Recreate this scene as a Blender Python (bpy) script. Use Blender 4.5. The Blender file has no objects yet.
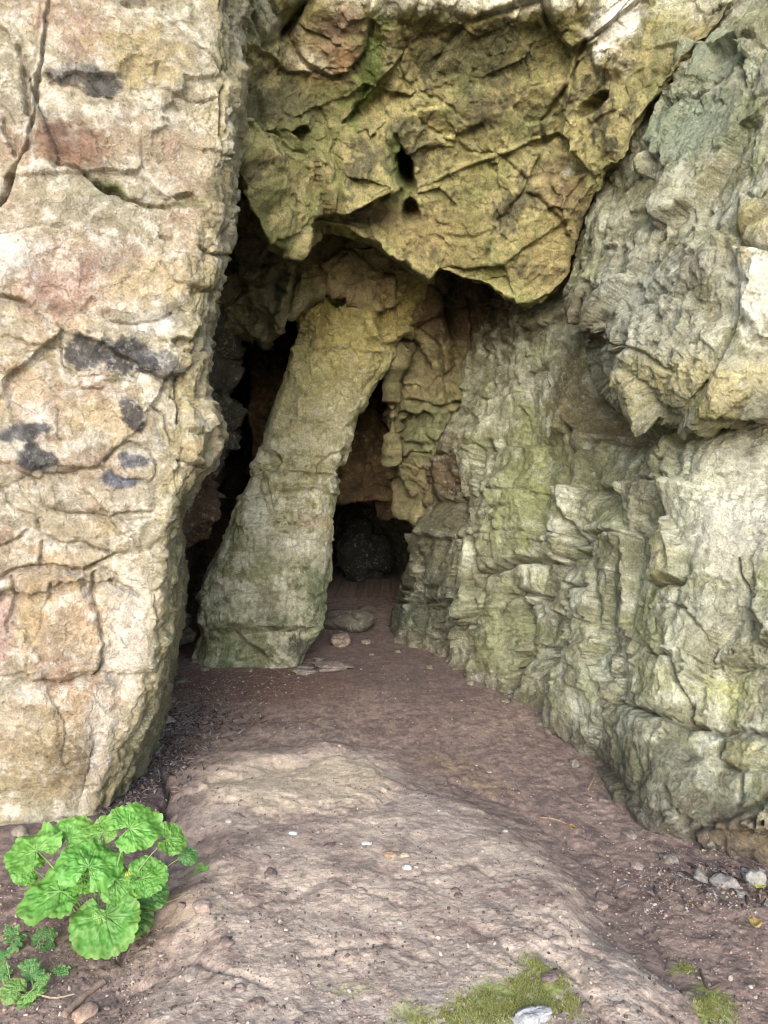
import bpy, bmesh, math, random
import numpy as np
from concurrent.futures import ThreadPoolExecutor
from mathutils import Vector

R = random.Random(7)
rng = np.random.default_rng(11)
C = bpy.context.scene.collection
F = 780.0                      # focal length in pixels at 768 wide
PITCH = math.radians(4.5)
CAMZ = 1.5
QUAL = 1.0                     # mesh density

# ------------------------------------------------------------------ camera maths
cp, sp_ = math.cos(PITCH), math.sin(PITCH)
def ray(px, py):
    x = (np.asarray(px, float) - 384) / F
    v = -(np.asarray(py, float) - 512) / F
    # forward (0,cp,-sp), up (0,sp,cp)
    return x, cp + v * sp_, -sp_ + v * cp
def at(px, py, d):
    x, y, z = ray(px, py)
    k = np.asarray(d, float) / y
    return np.stack([x * k, y * k, CAMZ + z * k], -1)
def on_z(px, py, z0=0.0):
    x, y, z = ray(px, py)
    k = (z0 - CAMZ) / z
    return np.stack([x * k, y * k, CAMZ + z * k], -1)
def project(P):
    x, y, z = P[..., 0], P[..., 1], P[..., 2] - CAMZ
    f = y * cp - z * sp_
    f = np.where(np.abs(f) < 0.05, 0.05, f)
    u = y * sp_ + z * cp
    px = np.where(f > 0, 384 + F * x / f, -9999)
    py = np.where(f > 0, 512 - F * u / f, 9999)
    return px, py

# ------------------------------------------------------------------ noise
pool = ThreadPoolExecutor(4)
def chunked(fn, P, *extra, n=40000):
    N = len(P)
    cuts = list(range(0, N, n)) + [N]
    res = list(pool.map(lambda k: fn(P[cuts[k]:cuts[k + 1]], *[e[cuts[k]:cuts[k + 1]] for e in extra]), range(len(cuts) - 1)))
    if isinstance(res[0], tuple):
        return tuple(np.concatenate([r[i] for r in res]) for i in range(len(res[0])))
    return np.concatenate(res)
_g = rng.normal(size=(1024, 3)).astype(np.float32)
_g /= np.linalg.norm(_g, axis=1, keepdims=True)
_r4 = rng.random((65536, 4)).astype(np.float32)
def _hash(i, j, k, s):
    h = (i * 374761393 + j * 668265263 + k * 2147483647 + s * 1274126177) & 0xffffffff
    h = ((h ^ (h >> 13)) * 1274126177) & 0xffffffff
    return h ^ (h >> 16)
def _perlin(P, s):
    Pi = np.floor(P).astype(np.int64)
    f = (P - Pi).astype(np.float32)
    w = f * f * f * (f * (f * 6 - 15) + 10)
    out = np.zeros(len(P), np.float32)
    for a in (0, 1):
        wa = w[:, 0] if a else 1 - w[:, 0]
        for b in (0, 1):
            wb = wa * (w[:, 1] if b else 1 - w[:, 1])
            for c in (0, 1):
                h = _hash(Pi[:, 0] + a, Pi[:, 1] + b, Pi[:, 2] + c, s) & 1023
                g = _g[h]
                d = g[:, 0] * (f[:, 0] - a) + g[:, 1] * (f[:, 1] - b) + g[:, 2] * (f[:, 2] - c)
                out += wb * (w[:, 2] if c else 1 - w[:, 2]) * d
    return out * 1.6
def fbm(P, scale, octv=4, s=0, rough=0.5, ridged=False):
    def fn(Q):
        o = np.zeros(len(Q), np.float32); a = 1.0; t = 0; k = 1.0 / scale
        for i in range(octv):
            n = _perlin(Q * k + 17.3 * i, s + i)
            if ridged: n = 1 - 2 * np.abs(n)
            o += a * n; t += a; a *= rough; k *= 2.03
        return o / t
    return chunked(fn, P)
def cells(P, s):
    """nearest and second nearest cell: F1, F2, id of the first, offset from its centre"""
    def fn(Q):
        Pi = np.floor(Q).astype(np.int64)
        f = (Q - Pi).astype(np.float32)
        n = len(Q)
        d1 = np.full(n, 9.0, np.float32); d2 = d1.copy()
        idb = np.zeros(n, np.int64); off = np.zeros((n, 3), np.float32)
        for a in (-1, 0, 1):
            for b in (-1, 0, 1):
                for c in (-1, 0, 1):
                    h = _hash(Pi[:, 0] + a, Pi[:, 1] + b, Pi[:, 2] + c, s) & 65535
                    o = np.array([a, b, c], np.float32) + 0.1 + 0.8 * _r4[h, :3] - f
                    d = np.sqrt((o * o).sum(1))
                    m = d < d1
                    d2 = np.where(m, d1, np.minimum(d2, d))
                    d1 = np.where(m, d, d1)
                    idb = np.where(m, h, idb)
                    off[m] = -o[m]
        return d1, d2, idb, off
    return chunked(fn, P)
def sstep(a, b, x):
    t = np.clip((x - a) / (b - a), 0, 1)
    return t * t * (3 - 2 * t)
def facets(P, scale, step=1.0, tilt=1.0, groove=0.0, gw=0.08, warp=0.25, M=None, s=0, soft=0.12):
    """angular rock relief: every cell is its own tilted plane, with a groove along the joints; in units of scale"""
    Q = P if M is None else P @ M
    Q = Q / scale
    wv = np.stack([fbm(Q, 1.1, 5, s + 40 + i, 0.62) for i in range(3)], -1)
    Q = (Q + 0.62 * warp * wv).astype(np.float32)
    d1, d2, idb, off = cells(Q, s)
    r = _r4[idb]
    r2 = _r4[(idb * 7 + 13) & 65535]
    h = (r[:, 3] - 0.5) * step + ((r2[:, :3] - 0.5) * off).sum(1) * 2 * tilt
    e = d2 - d1
    h = h * (0.55 + 0.45 * sstep(0, soft * .6, e)) - groove * np.exp(-(e / gw) ** 2)
    return h * scale, e, r[:, 0]

def beds(P, ang, bz, bu, step=.03, tilt=.25, groove=.02, gw=.07, dip=0.0, s=0, warp=.35, soft=.10):
    """bedded and jointed rock: layers cut by upright joints, each block set a little in or out"""
    a = math.radians(ang)
    u = P[:, 0] * math.cos(a) + P[:, 1] * math.sin(a); z = P[:, 2] + u * dip
    w1 = fbm(P, .5, 5, s + 70, .55); w2 = fbm(P, .4, 5, s + 71, .55); w3 = fbm(P, .06, 3, s + 72, .6)
    zz = z / bz + warp * w1 + .10 * w3 + .35 * np.sin(z / bz * 1.7)
    li = np.floor(zz).astype(np.int64); fz = zz - li
    r = _r4[_hash(li, li * 0 + 3, li * 0, s) & 65535]
    uu = u / bu * (0.65 + .8 * r[:, 0]) + r[:, 1] * 9 + warp * w2 + .12 * w3 + (r[:, 2] - .5) * 1.2 * fz
    ui = np.floor(uu).astype(np.int64); fu = uu - ui
    q = _r4[_hash(li, ui, li * 0 + 5, s + 1) & 65535]; q2 = _r4[_hash(li, ui, li * 0 + 9, s + 2) & 65535]
    ez = np.minimum(fz, 1 - fz) * bz; eu = np.minimum(fu, 1 - fu) * bu
    eu = np.where(q2[:, 2] < .25, eu + .05, eu)          # some joints stay closed
    e = np.minimum(ez, eu)
    h = (q[:, 0] - .5) * 2 * step + tilt * ((q[:, 1] - .5) * (fz - .5) * bz + (q[:, 2] - .5) * (fu - .5) * bu) * 2
    g = gw * min(bz, bu)
    h = h * (.35 + .65 * sstep(0, soft * min(bz, bu), e)) - groove * np.exp(-(e / g) ** 2) * np.clip(.6 + 1.3 * w2, 0, 1.6)
    return h
# ------------------------------------------------------------------ features in the plane of view, carried by the surface they lie on
def seg_dist(x, y, pts):
    d = np.full(len(x), 1e9, np.float32)
    for (x0, y0), (x1, y1) in zip(pts[:-1], pts[1:]):
        dx, dy = x1 - x0, y1 - y0
        L = dx * dx + dy * dy + 1e-9
        t = np.clip(((x - x0) * dx + (y - y0) * dy) / L, 0, 1)
        d = np.minimum(d, np.hypot(x - x0 - t * dx, y - y0 - t * dy))
    return d
def inside(x, y, poly):
    c = np.zeros(len(x), bool)
    n = len(poly)
    for i in range(n):
        x0, y0 = poly[i]; x1, y1 = poly[(i + 1) % n]
        if y0 == y1: continue
        m = ((y0 > y) != (y1 > y)) & (x < (x1 - x0) * (y - y0) / (y1 - y0) + x0)
        c ^= m
    return c
def poly_mask(x, y, poly, soft):
    d = seg_dist(x, y, list(poly) + [poly[0]])
    return sstep(-soft, soft, np.where(inside(x, y, poly), d, -d))
def ell(x, y, cx, cy, rx, ry, rot=0):
    a = math.radians(rot); c, s = math.cos(a), math.sin(a)
    u = (x - cx) * c + (y - cy) * s; v = -(x - cx) * s + (y - cy) * c
    return np.hypot(u / rx, v / ry)
CRMOD = {'m': None}
def crack_d(x, y, feats):
    out = np.zeros(len(x), np.float32)
    for pts, w, dep in feats:
        xs = [p[0] for p in pts]; ys = [p[1] for p in pts]
        m = (x > min(xs) - 4 * w) & (x < max(xs) + 4 * w) & (y > min(ys) - 4 * w) & (y < max(ys) + 4 * w)
        if not m.any(): continue
        d = seg_dist(x[m], y[m], pts)
        w = w * .8
        out[m] = np.maximum(out[m], dep * np.exp(-(d / w) ** 2))
    return out if CRMOD['m'] is None else out * CRMOD['m']

def lin(c):
    c = np.array(c, float) / 255
    return np.where(c <= 0.04045, c / 12.92, ((c + 0.055) / 1.055) ** 2.4)
K = 0.62
def pal(*c):
    v = lin(c) * K
    g = v @ np.array([.3, .6, .1])
    return (v * .97 + g * .03).astype(np.float32)
def mixc(col, c, m):
    return col * (1 - m[:, None]) + np.asarray(c, np.float32) * m[:, None]

# ------------------------------------------------------------------ sheets
def cr_resample(G, n, axis):
    G = np.moveaxis(G, axis, 0)
    m = G.shape[0]
    t = np.linspace(0, m - 1, n); i = np.clip(np.floor(t).astype(int), 0, m - 2); f = (t - i)
    g = lambda k: G[np.clip(k, 0, m - 1)]
    f = f.reshape((-1,) + (1,) * (G.ndim - 1))
    p0, p1, p2, p3 = g(i - 1), g(i), g(i + 1), g(i + 2)
    # blend of catmull-rom and linear, so that folds stay where they were set
    cr = 0.5 * (2 * p1 + (p2 - p0) * f + (2 * p0 - 5 * p1 + 4 * p2 - p3) * f ** 2 + (3 * p1 - p0 - 3 * p2 + p3) * f ** 3)
    return np.moveaxis(cr, 0, axis)
def arc_resample(G, n, axis, w=None):
    """resample a dense grid so that spacing follows mean length in view"""
    G2 = np.moveaxis(G, axis, 0)
    px, py = project(G2)
    q = np.stack([np.clip(px, -350, 1100), np.clip(py, -450, 1300)], -1)
    L = np.sqrt((np.diff(q, axis=0) ** 2).sum(-1)).mean(axis=1) + 0.35
    c = np.concatenate([[0], np.cumsum(L)])
    t = np.interp(np.linspace(0, c[-1], n), c, np.arange(len(c)))
    i = np.clip(np.floor(t).astype(int), 0, len(c) - 2); f = (t - i).reshape((-1,) + (1,) * (G2.ndim - 1))
    return np.moveaxis(G2[i] * (1 - f) + G2[i + 1] * f, 0, axis)
def grid_from_px(rows):
    return np.array([[at(*c) for c in r] for r in rows], float)
def dense(G, nu, nv):
    nu, nv = int(nu * QUAL), int(nv * QUAL)
    G = cr_resample(G, max(400, G.shape[0] * 30), 0)
    G = cr_resample(G, max(400, G.shape[1] * 30), 1)
    G = arc_resample(G, nu, 0); G = arc_resample(G, nv, 1)
    return G
def normals(G, closed=False):
    du = np.gradient(G, axis=0); dv = np.gradient(G, axis=1)
    if closed:
        dv = (np.roll(G, -1, 1) - np.roll(G, 1, 1)) * 0.5
    n = np.cross(du, dv)
    return n / (np.linalg.norm(n, axis=-1, keepdims=True) + 1e-9)
def blur(A, k):
    for ax in (0, 1):
        for _ in range(k):
            B = A.copy()
            sl = [slice(None)] * A.ndim; a = list(sl); b = list(sl); c = list(sl)
            a[ax] = slice(1, -1); b[ax] = slice(0, -2); c[ax] = slice(2, None)
            B[tuple(a)] = 0.5 * A[tuple(a)] + 0.25 * (A[tuple(b)] + A[tuple(c)])
            A = B
    return A
def mesh_grid(name, G, col, mat, closed=False, parent=None):
    nu, nv = G.shape[:2]
    me = bpy.data.meshes.new(name)
    idx = np.arange(nu * nv).reshape(nu, nv)
    if closed: idx = np.concatenate([idx, idx[:, :1]], 1)
    q = np.stack([idx[:-1, :-1], idx[:-1, 1:], idx[1:, 1:], idx[1:, :-1]], -1).reshape(-1, 4)
    me.vertices.add(nu * nv); me.vertices.foreach_set('co', G.reshape(-1, 3).astype(np.float32).ravel())
    me.loops.add(len(q) * 4); me.loops.foreach_set('vertex_index', q.astype(np.int32).ravel())
    me.polygons.add(len(q)); me.polygons.foreach_set('loop_start', np.arange(0, len(q) * 4, 4, dtype=np.int32))
    me.update(calc_edges=True)
    me.polygons.foreach_set('use_smooth', np.ones(len(q), bool))
    if col is not None:
        a = me.color_attributes.new('rock_colour', 'FLOAT_COLOR', 'POINT')
        c4 = np.ones((nu * nv, 4), np.float32); c4[:, :3] = np.clip(col, 0.004, 0.85)
        a.data.foreach_set('color', c4.ravel())
    me.materials.append(mat)
    o = bpy.data.objects.new(name, me); C.objects.link(o)
    if parent: o.parent = parent
    return o
def tag(o, label=None, cat=None, group=None, kind=None):
    if label: o['label'] = label
    if cat: o['category'] = cat
    if group: o['group'] = group
    if kind: o['kind'] = kind
    return o
def outward(G, closed=False, flip=None):
    st_ = 10
    iu = np.unique(np.r_[np.arange(0, G.shape[0], st_), G.shape[0] - 1]); iv = np.unique(np.r_[np.arange(0, G.shape[1], st_), G.shape[1] - 1])
    S = G[np.ix_(iu, iv)]
    if closed:
        S = np.concatenate([S[:, -4:-1], S, S[:, 1:4]], 1)
        m = normals(S); m = blur(m, 2)[:, 3:-3]
    else:
        m = blur(normals(S), 3)
    fu = np.interp(np.arange(G.shape[0]), iu, np.arange(len(iu))); fv = np.interp(np.arange(G.shape[1]), iv, np.arange(len(iv)))
    a = np.clip(fu.astype(int), 0, len(iu) - 2); f = (fu - a)[:, None, None]; n = m[a] * (1 - f) + m[a + 1] * f
    a = np.clip(fv.astype(int), 0, len(iv) - 2); f = (fv - a)[None, :, None]; n = n[:, a] * (1 - f) + n[:, a + 1] * f
    n /= np.linalg.norm(n, axis=-1, keepdims=True) + 1e-9
    V = np.array([0, 0, CAMZ]) - G
    s = np.sign(np.median((n * V).sum(-1))) if flip is None else flip
    return n * s

# ------------------------------------------------------------------ materials
def rock_mat(name, fine=1.0, bump=1.0, rough=0.9, specks=0.4, vein=(0.62, 0.6, 0.52), veinamt=0.25, sc=1.0, crack=0.8):
    m = bpy.data.materials.new(name); m.use_nodes = True
    nt = m.node_tree; nd = nt.nodes; L = nt.links; nd.clear()
    out = nd.new('ShaderNodeOutputMaterial'); b = nd.new('ShaderNodeBsdfPrincipled')
    L.new(b.outputs[0], out.inputs[0]); b.inputs['Roughness'].default_value = rough
    b.inputs['Specular IOR Level'].default_value = 0.25
    at_ = nd.new('ShaderNodeAttribute'); at_.attribute_name = 'rock_colour'
    tc = nd.new('ShaderNodeTexCoord')
    def noise(scale, det=5, ro=0.6, dist=0.0):
        n = nd.new('ShaderNodeTexNoise'); n.inputs['Scale'].default_value = scale * sc
        n.inputs['Detail'].default_value = det; n.inputs['Roughness'].default_value = ro
        n.inputs['Distortion'].default_value = dist
        L.new(tc.outputs['Object'], n.inputs['Vector']); return n
    def ramp(src, a, b_, lo, hi):
        r = nd.new('ShaderNodeMapRange'); r.inputs[1].default_value = a; r.inputs[2].default_value = b_
        r.inputs[3].default_value = lo; r.inputs[4].default_value = hi
        L.new(src, r.inputs[0]); return r.outputs[0]
    def mul(a, b_):
        n = nd.new('ShaderNodeMath'); n.operation = 'MULTIPLY'
        L.new(a, n.inputs[0])
        if isinstance(b_, float): n.inputs[1].default_value = b_
        else: L.new(b_, n.inputs[1])
        return n.outputs[0]
    n1 = noise(30, 8, 0.7, 0.25); n2 = noise(120, 4, 0.7, 0.0); n3 = noise(9, 7, 0.66, 0.7)
    v = mul(ramp(n1.outputs[0], .32, .68, 1 - .36 * fine, 1 + .34 * fine), ramp(n2.outputs[0], .32, .68, 1 - .24 * fine, 1 + .24 * fine))
    v = mul(v, ramp(n3.outputs[0], .3, .7, .78, 1.22))
    sc1 = nd.new('ShaderNodeVectorMath'); sc1.operation = 'SCALE'
    L.new(at_.outputs['Color'], sc1.inputs[0]); L.new(v, sc1.inputs['Scale'])
    # pale mineral crust and lichen flecks
    n4 = noise(17, 8, 0.72, 0.4)
    mx = nd.new('ShaderNodeMix'); mx.data_type = 'RGBA'
    L.new(sc1.outputs[0], mx.inputs[6]); mx.inputs[7].default_value = (*vein, 1)
    n6 = noise(52, 6, 0.7, 0.0)
    ad = nd.new('ShaderNodeMath'); ad.operation = 'MULTIPLY_ADD'; L.new(n6.outputs[0], ad.inputs[0]); ad.inputs[1].default_value = .6; L.new(n4.outputs[0], ad.inputs[2])
    n8 = noise(3.4, 5, .65, .6)
    L.new(mul(ramp(ad.outputs[0], .84, .97, 0, veinamt), ramp(n8.outputs[0], .40, .6, .1, 1)), mx.inputs[0])
    # dark specks
    n5 = noise(70, 4, 0.6, 0.5)
    mx2 = nd.new('ShaderNodeMix'); mx2.data_type = 'RGBA'
    L.new(mx.outputs[2], mx2.inputs[6]); mx2.inputs[7].default_value = (0.035, 0.032, 0.025, 1)
    n7 = noise(2.6, 4, .6, .3)
    L.new(mul(ramp(n5.outputs[0], .60, .72, 0, specks), ramp(n7.outputs[0], .42, .6, .1, 1)), mx2.inputs[0])
    L.new(mx2.outputs[2], b.inputs['Base Color'])
    bp = nd.new('ShaderNodeBump'); bp.inputs['Strength'].default_value = 0.9
    bp.inputs['Distance'].default_value = 0.022 * bump
    L.new(n1.outputs[0], bp.inputs['Height'])
    bp2 = nd.new('ShaderNodeBump'); bp2.inputs['Strength'].default_value = 0.8
    bp2.inputs['Distance'].default_value = 0.008 * bump
    L.new(n2.outputs[0], bp2.inputs['Height']); L.new(bp.outputs[0], bp2.inputs['Normal'])
    # hairline cracks, only here and there
    wq = nd.new('ShaderNodeVectorMath'); wq.operation = 'MULTIPLY_ADD'; L.new(n3.outputs['Color'], wq.inputs[0]); wq.inputs[1].default_value = (.12, .12, .12); L.new(tc.outputs['Object'], wq.inputs[2])
    vo = nd.new('ShaderNodeTexVoronoi'); vo.feature = 'DISTANCE_TO_EDGE'; vo.inputs['Scale'].default_value = 9 * sc; L.new(wq.outputs[0], vo.inputs['Vector'])
    cr = mul(ramp(vo.outputs['Distance'], .0, .035, 1, 0), ramp(n3.outputs[0], .45, .62, 0, 1))
    bp3 = nd.new('ShaderNodeBump'); bp3.invert = True; bp3.inputs['Strength'].default_value = crack; bp3.inputs['Distance'].default_value = 0.012
    L.new(cr, bp3.inputs['Height']); L.new(bp2.outputs[0], bp3.inputs['Normal'])
    L.new(bp3.outputs[0], b.inputs['Normal'])
    return m
def simple_mat(name, col, rough=0.8, var=0.25, scale=40, trans=0.0, spec=0.3, bump=0.002):
    m = bpy.data.materials.new(name); m.use_nodes = True
    nt = m.node_tree; nd = nt.nodes; L = nt.links
    b = nd['Principled BSDF']; b.inputs['Roughness'].default_value = rough
    b.inputs['Specular IOR Level'].default_value = spec
    tc = nd.new('ShaderNodeTexCoord'); n = nd.new('ShaderNodeTexNoise')
    n.inputs['Scale'].default_value = scale; n.inputs['Detail'].default_value = 5
    L.new(tc.outputs['Object'], n.inputs['Vector'])
    mx = nd.new('ShaderNodeMix'); mx.data_type = 'RGBA'
    c = np.array(col)
    mx.inputs[6].default_value = (*(c * (1 - var)), 1); mx.inputs[7].default_value = (*np.clip(c * (1 + var), 0, 1), 1)
    L.new(n.outputs[0], mx.inputs[0])
    bp = nd.new('ShaderNodeBump'); bp.inputs['Distance'].default_value = bump
    L.new(n.outputs[0], bp.inputs['Height']); L.new(bp.outputs[0], b.inputs['Normal'])
    L.new(mx.outputs[2], b.inputs['Base Color'])
    if trans:
        t = nd.new('ShaderNodeBsdfTranslucent'); L.new(mx.outputs[2], t.inputs[0])
        ms = nd.new('ShaderNodeMixShader'); ms.inputs[0].default_value = trans
        L.new(b.outputs[0], ms.inputs[1]); L.new(t.outputs[0], ms.inputs[2])
        L.new(ms.outputs[0], nd['Material Output'].inputs[0])
    return m
M_PALE = rock_mat('pale_limestone', 0.85, 1.0, specks=0.45, vein=(0.56, 0.53, 0.48), veinamt=0.5)
M_GOLD = rock_mat('golden_limestone', 0.95, 1.3, specks=0.6, vein=(0.40, 0.38, 0.24), veinamt=0.3)
M_GREY = rock_mat('grey_green_limestone', 0.95, 1.2, specks=0.55, vein=(0.50, 0.50, 0.43), veinamt=0.4)
M_DIRT = rock_mat('trodden_earth', 0.62, 0.35, rough=0.95, specks=0.5, vein=(0.42, 0.35, 0.31), veinamt=0.3, sc=1.4, crack=0.0)

# per-rock relief and colour -------------------------------------------------
def finish(name, G, relief, colour, mat, closed=False, flip=None, **kw):
    N = outward(G, closed, flip).reshape(-1, 3)
    P = G.reshape(-1, 3)
    px, py = project(P)
    wx = fbm(P, 0.10, 4, 5) ; wy = fbm(P, 0.10, 4, 9)
    wsc = np.clip(F / np.maximum(P[:, 1], 1.5) * 0.030, 0, 12)
    qx = (px + wx * wsc).astype(np.float32); qy = (py + wy * wsc).astype(np.float32)
    CRMOD['m'] = np.clip(.75 + 1.1 * fbm(P, .22, 4, 15), .12, 1.5)
    h, aux = relief(P, qx, qy)
    CRMOD['m'] = None
    P2 = P + N * h[:, None]
    col = np.clip(colour(P, qx, qy, h, aux), .004, .9)
    lw = np.array([.3, .6, .1], np.float32); md = np.median(col, 0); g = col @ lw; gm = float(md @ lw)
    ch = col / g[:, None]; mch = md / gm; ch = mch + (ch - mch) * .88; col = ch * (gm * (g / gm) ** 1.35)[:, None]          # wider spread of mineral tints
    col = col * (1 + .28 * fbm(P, .33, 5, 17, .6) + .16 * fbm(P, .035, 3, 19, .6))[:, None]
    return mesh_grid(name, P2.reshape(G.shape), col, mat, closed), P2

def rotM(ax, deg, scale):
    """coordinates stretched along one leaning axis"""
    from mathutils import Matrix
    Rm = np.array(Matrix.Rotation(math.radians(deg), 3, ax))
    return Rm.T @ np.diag(1 / np.array(scale))

# ================================================================== THE GROUND
def mound_h(X, Y):
    """height of the trodden floor: level inside the cave, a rocky hump in front, a trodden hollow along the right wall"""
    poly_px = [(178, 775), (215, 735), (330, 722), (395, 730), (470, 775), (560, 838), (625, 905), (690, 985), (770, 1110), (1000, 1500), (100, 1500), (80, 1060), (125, 960), (160, 860)]
    pw = [tuple(on_z(x, y, 0.11)[:2]) for x, y in poly_px]
    x = X.astype(np.float32); y = Y.astype(np.float32)
    d = seg_dist(x, y, pw + [pw[0]])
    sd = np.where(inside(x, y, pw), d, -d)
    P = np.stack([x, y, x * 0], -1)
    sd = sd + 0.16 * fbm(P, 0.35, 4, 3)
    e = sstep(-0.06, 0.26, sd)
    h = e * (0.055 + 0.065 * sstep(3.6, 1.6, y))
    h = h + 0.05 * sstep(3.4, 2.2, y) + 0.03 * sstep(0.2, -1.4, x) * sstep(4.5, 2.5, y)
    h = h - 0.0 + 0.02 * fbm(P, 1.2, 3, 21)
    h = np.where((y > 9) | (y < 0.5), h * 0.5, h)
    return h, e
def ground_z(x, y):
    h, _ = mound_h(np.array([x, x + .001]), np.array([y, y + .001]))
    return float(h[0])

def axis(parts):
    out = [parts[0][0]]
    for a, b, n in parts:
        out += list(np.linspace(a, b, n + 1)[1:])
    return np.array(out)
ys = [1.35]
while ys[-1] < 8.0:
    ys.append(ys[-1] + max(0.0028, ys[-1] ** 2 / 1170 * 1.25) / QUAL)
neg = [-400, -200, -100, -50, -25, -12, -6, -3, -1, 0, .5, .8, 1.0, 1.15, 1.25]
YS = np.array(neg + ys + [8.5, 9.5, 11, 14, 20, 30, 60, 120, 250, 400], float)
XS = axis([(-400, -60, 5), (-60, -12, 6), (-12, -4, 10), (-4, -1.9, 60), (-1.9, -1.35, 90), (-1.35, 1.35, int(760 * QUAL)), (1.35, 2, 90), (2, 4, 50), (4, 12, 10), (12, 60, 6), (60, 400, 5)])
GX, GY = np.meshgrid(XS, YS)
def build_ground():
    x, y = GX.ravel(), GY.ravel()
    h, e = mound_h(x, y)
    P = np.stack([x, y, h], -1)
    near = sstep(9.5, 7, y) * sstep(5, 3, np.abs(x)) * sstep(0.6, 1.3, y)
    px, py = project(P)
    qx = px + 14 * fbm(P, 0.12, 4, 61); qy = py + 9 * fbm(P, 0.12, 4, 62)
    # low ribs of bedrock running from upper left to lower right
    ang = math.radians(-38)
    u = x * math.cos(ang) + y * math.sin(ang); v = -x * math.sin(ang) + y * math.cos(ang)
    Q = np.stack([u * 0.38, v * 1.0, u * 0], -1)
    rib = fbm(Q, 0.17, 5, 71, 0.55, True)
    fac, edge, rid = facets(P, 0.30, 0.25, 0.75, 0.05, 0.1, 0.45, rotM('Z', 38, (1.8, .8, 1)), 31, 0.25)
    fac2, _, _ = facets(P, 0.085, 0.3, 0.8, 0.04, 0.1, 0.4, None, 33, 0.25)
    soil = fbm(P, 0.16, 6, 75, 0.62); crumb = fbm(P, 0.035, 4, 77, 0.65)
    rocky = np.clip(e * sstep(-0.35, 0.25, fbm(P, 0.5, 4, 81) + 0.25 * (rib) + .15), 0, 1)
    z = h + near * (e * 0.020 * fbm(P, .45, 3, 79, .45) + rocky * (0.03 * fac + 0.02 * fac2) + sstep(7.5, 4.5, y) * (0.009 * soil + sstep(6, 3.5, y) * ((0.0035 + .004 * (1 - rocky)) * crumb + 0.0025 * fbm(P, .014, 2, 78))))
    # pale flat slabs let into the floor
    def slab(poly, soft): return poly_mask(qx, qy, poly, soft)
    s1 = slab([(205, 792), (290, 772), (338, 757), (372, 768), (392, 788), (372, 808), (300, 812), (235, 806)], 9)
    s2 = slab([(172, 775), (205, 742), (262, 727), (330, 724), (356, 738), (330, 752), (262, 768), (212, 790), (182, 800)], 8)
    z = z + near * (s1 * 0.034 + s2 * 0.024)
    # edge of the slab dropping to the litter on the left, foot dips, small steps
    cr = crack_d(qx, qy, [
        ([(168, 775), (163, 820), (176, 848)], 6, .13), ([(160, 860), (140, 900), (120, 960)], 5, .05), ([(212, 790), (300, 768), (350, 752)], 5, .03),
        ([(455, 783), (500, 800), (560, 838), (602, 876), (622, 905)], 6, .030),
        ([(395, 876), (470, 860), (540, 905), (600, 960)], 4, .014), ([(250, 905), (330, 880), (400, 905)], 4, .014),
        ([(545, 948), (580, 985), (610, 1020)], 5, .03), ([(470, 925), (520, 955), (560, 1010)], 4, .02),
        ([(120, 1000), (200, 960), (270, 985)], 5, .025), ([(300, 960), (380, 940), (450, 965)], 4, .012), ([(648, 930), (690, 1000), (712, 1040)], 5, .03)])
    z = z - near * cr * .45
    P3 = np.stack([x, y, z], -1)
    # colours
    dirt = pal(166, 140, 124); dirt2 = pal(190, 162, 142); tan = pal(226, 202, 176); red = pal(132, 98, 80); grey = pal(165, 156, 150); dark = pal(104, 88, 84)
    n = fbm(P, 0.4, 5, 91); n2 = fbm(P, 0.07, 5, 93, 0.65); n3 = fbm(P, 0.9, 4, 95)
    col = np.tile(dirt, (len(x), 1)).astype(np.float32)
    col = mixc(col, dirt2, sstep(-.2, .5, n + n2 * .5))
    rk = rocky * sstep(-.35, .25, n2 + 0.6 * rib - 0.1)
    col = mixc(col, tan, rk * 0.85)
    col = mixc(col, grey, rocky * sstep(.0, .5, n3 + .4 * n2) * 0.5)
    col = mixc(col, pal(214, 192, 162), s1 * sstep(-.5, .1, n2 + .3) * 0.9)
    col = mixc(col, pal(184, 162, 144), s2 * sstep(-.5, .2, n2 + .1) * 0.75)
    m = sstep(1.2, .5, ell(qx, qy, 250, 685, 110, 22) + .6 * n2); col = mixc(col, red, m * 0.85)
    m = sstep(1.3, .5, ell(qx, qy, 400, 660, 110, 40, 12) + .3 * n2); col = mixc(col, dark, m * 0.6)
    m = sstep(1.2, .4, ell(qx, qy, 470, 775, 60, 14, 25) + .5 * n2); col = mixc(col, pal(180, 150, 115), m * 0.6)
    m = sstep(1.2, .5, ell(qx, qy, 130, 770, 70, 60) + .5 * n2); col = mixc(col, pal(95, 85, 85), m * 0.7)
    m = sstep(-.12, .18, n2 + .3 * crumb) * (1 - .6 * rk); col = mixc(col, dark, m * 0.6)
    m = sstep(.05, .3, soil + .4 * crumb); col = mixc(col, pal(120, 98, 90), m * 0.5)
    col = col * (1 + .06 * e - .12 * (1 - e))[:, None]      # bare rock of the hump is paler than the path earth
    m = sstep(-.25, .25, ell(qx, qy, 300, 786, 96, 26, -4) * -1 + 1 + .4 * n2); col = mixc(col, pal(226, 202, 168), m * .6)
    # moss film on the near ledges
    for cx, cy, rx, ry, ro, s in [(505, 1000, 62, 26, -14, 1), (545, 972, 30, 9, 35, .8), (712, 1008, 26, 18, 40, 1), (685, 968, 14, 7, 20, .7), (410, 1015, 30, 12, 0, .6), (350, 990, 25, 8, 0, .35)]:
        m = sstep(1.25, .55, ell(qx, qy, cx, cy, rx, ry, ro) + .9 * n2 + .3 * crumb) * s
        col = mixc(col, pal(138, 150, 66), m * 0.85)
    far = sstep(1.0, -1.5, y)
    col = mixc(col, pal(150, 150, 115), far * 0.7)
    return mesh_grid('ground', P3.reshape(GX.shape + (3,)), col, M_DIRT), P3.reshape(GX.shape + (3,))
ground, GROUND = build_ground()
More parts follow.
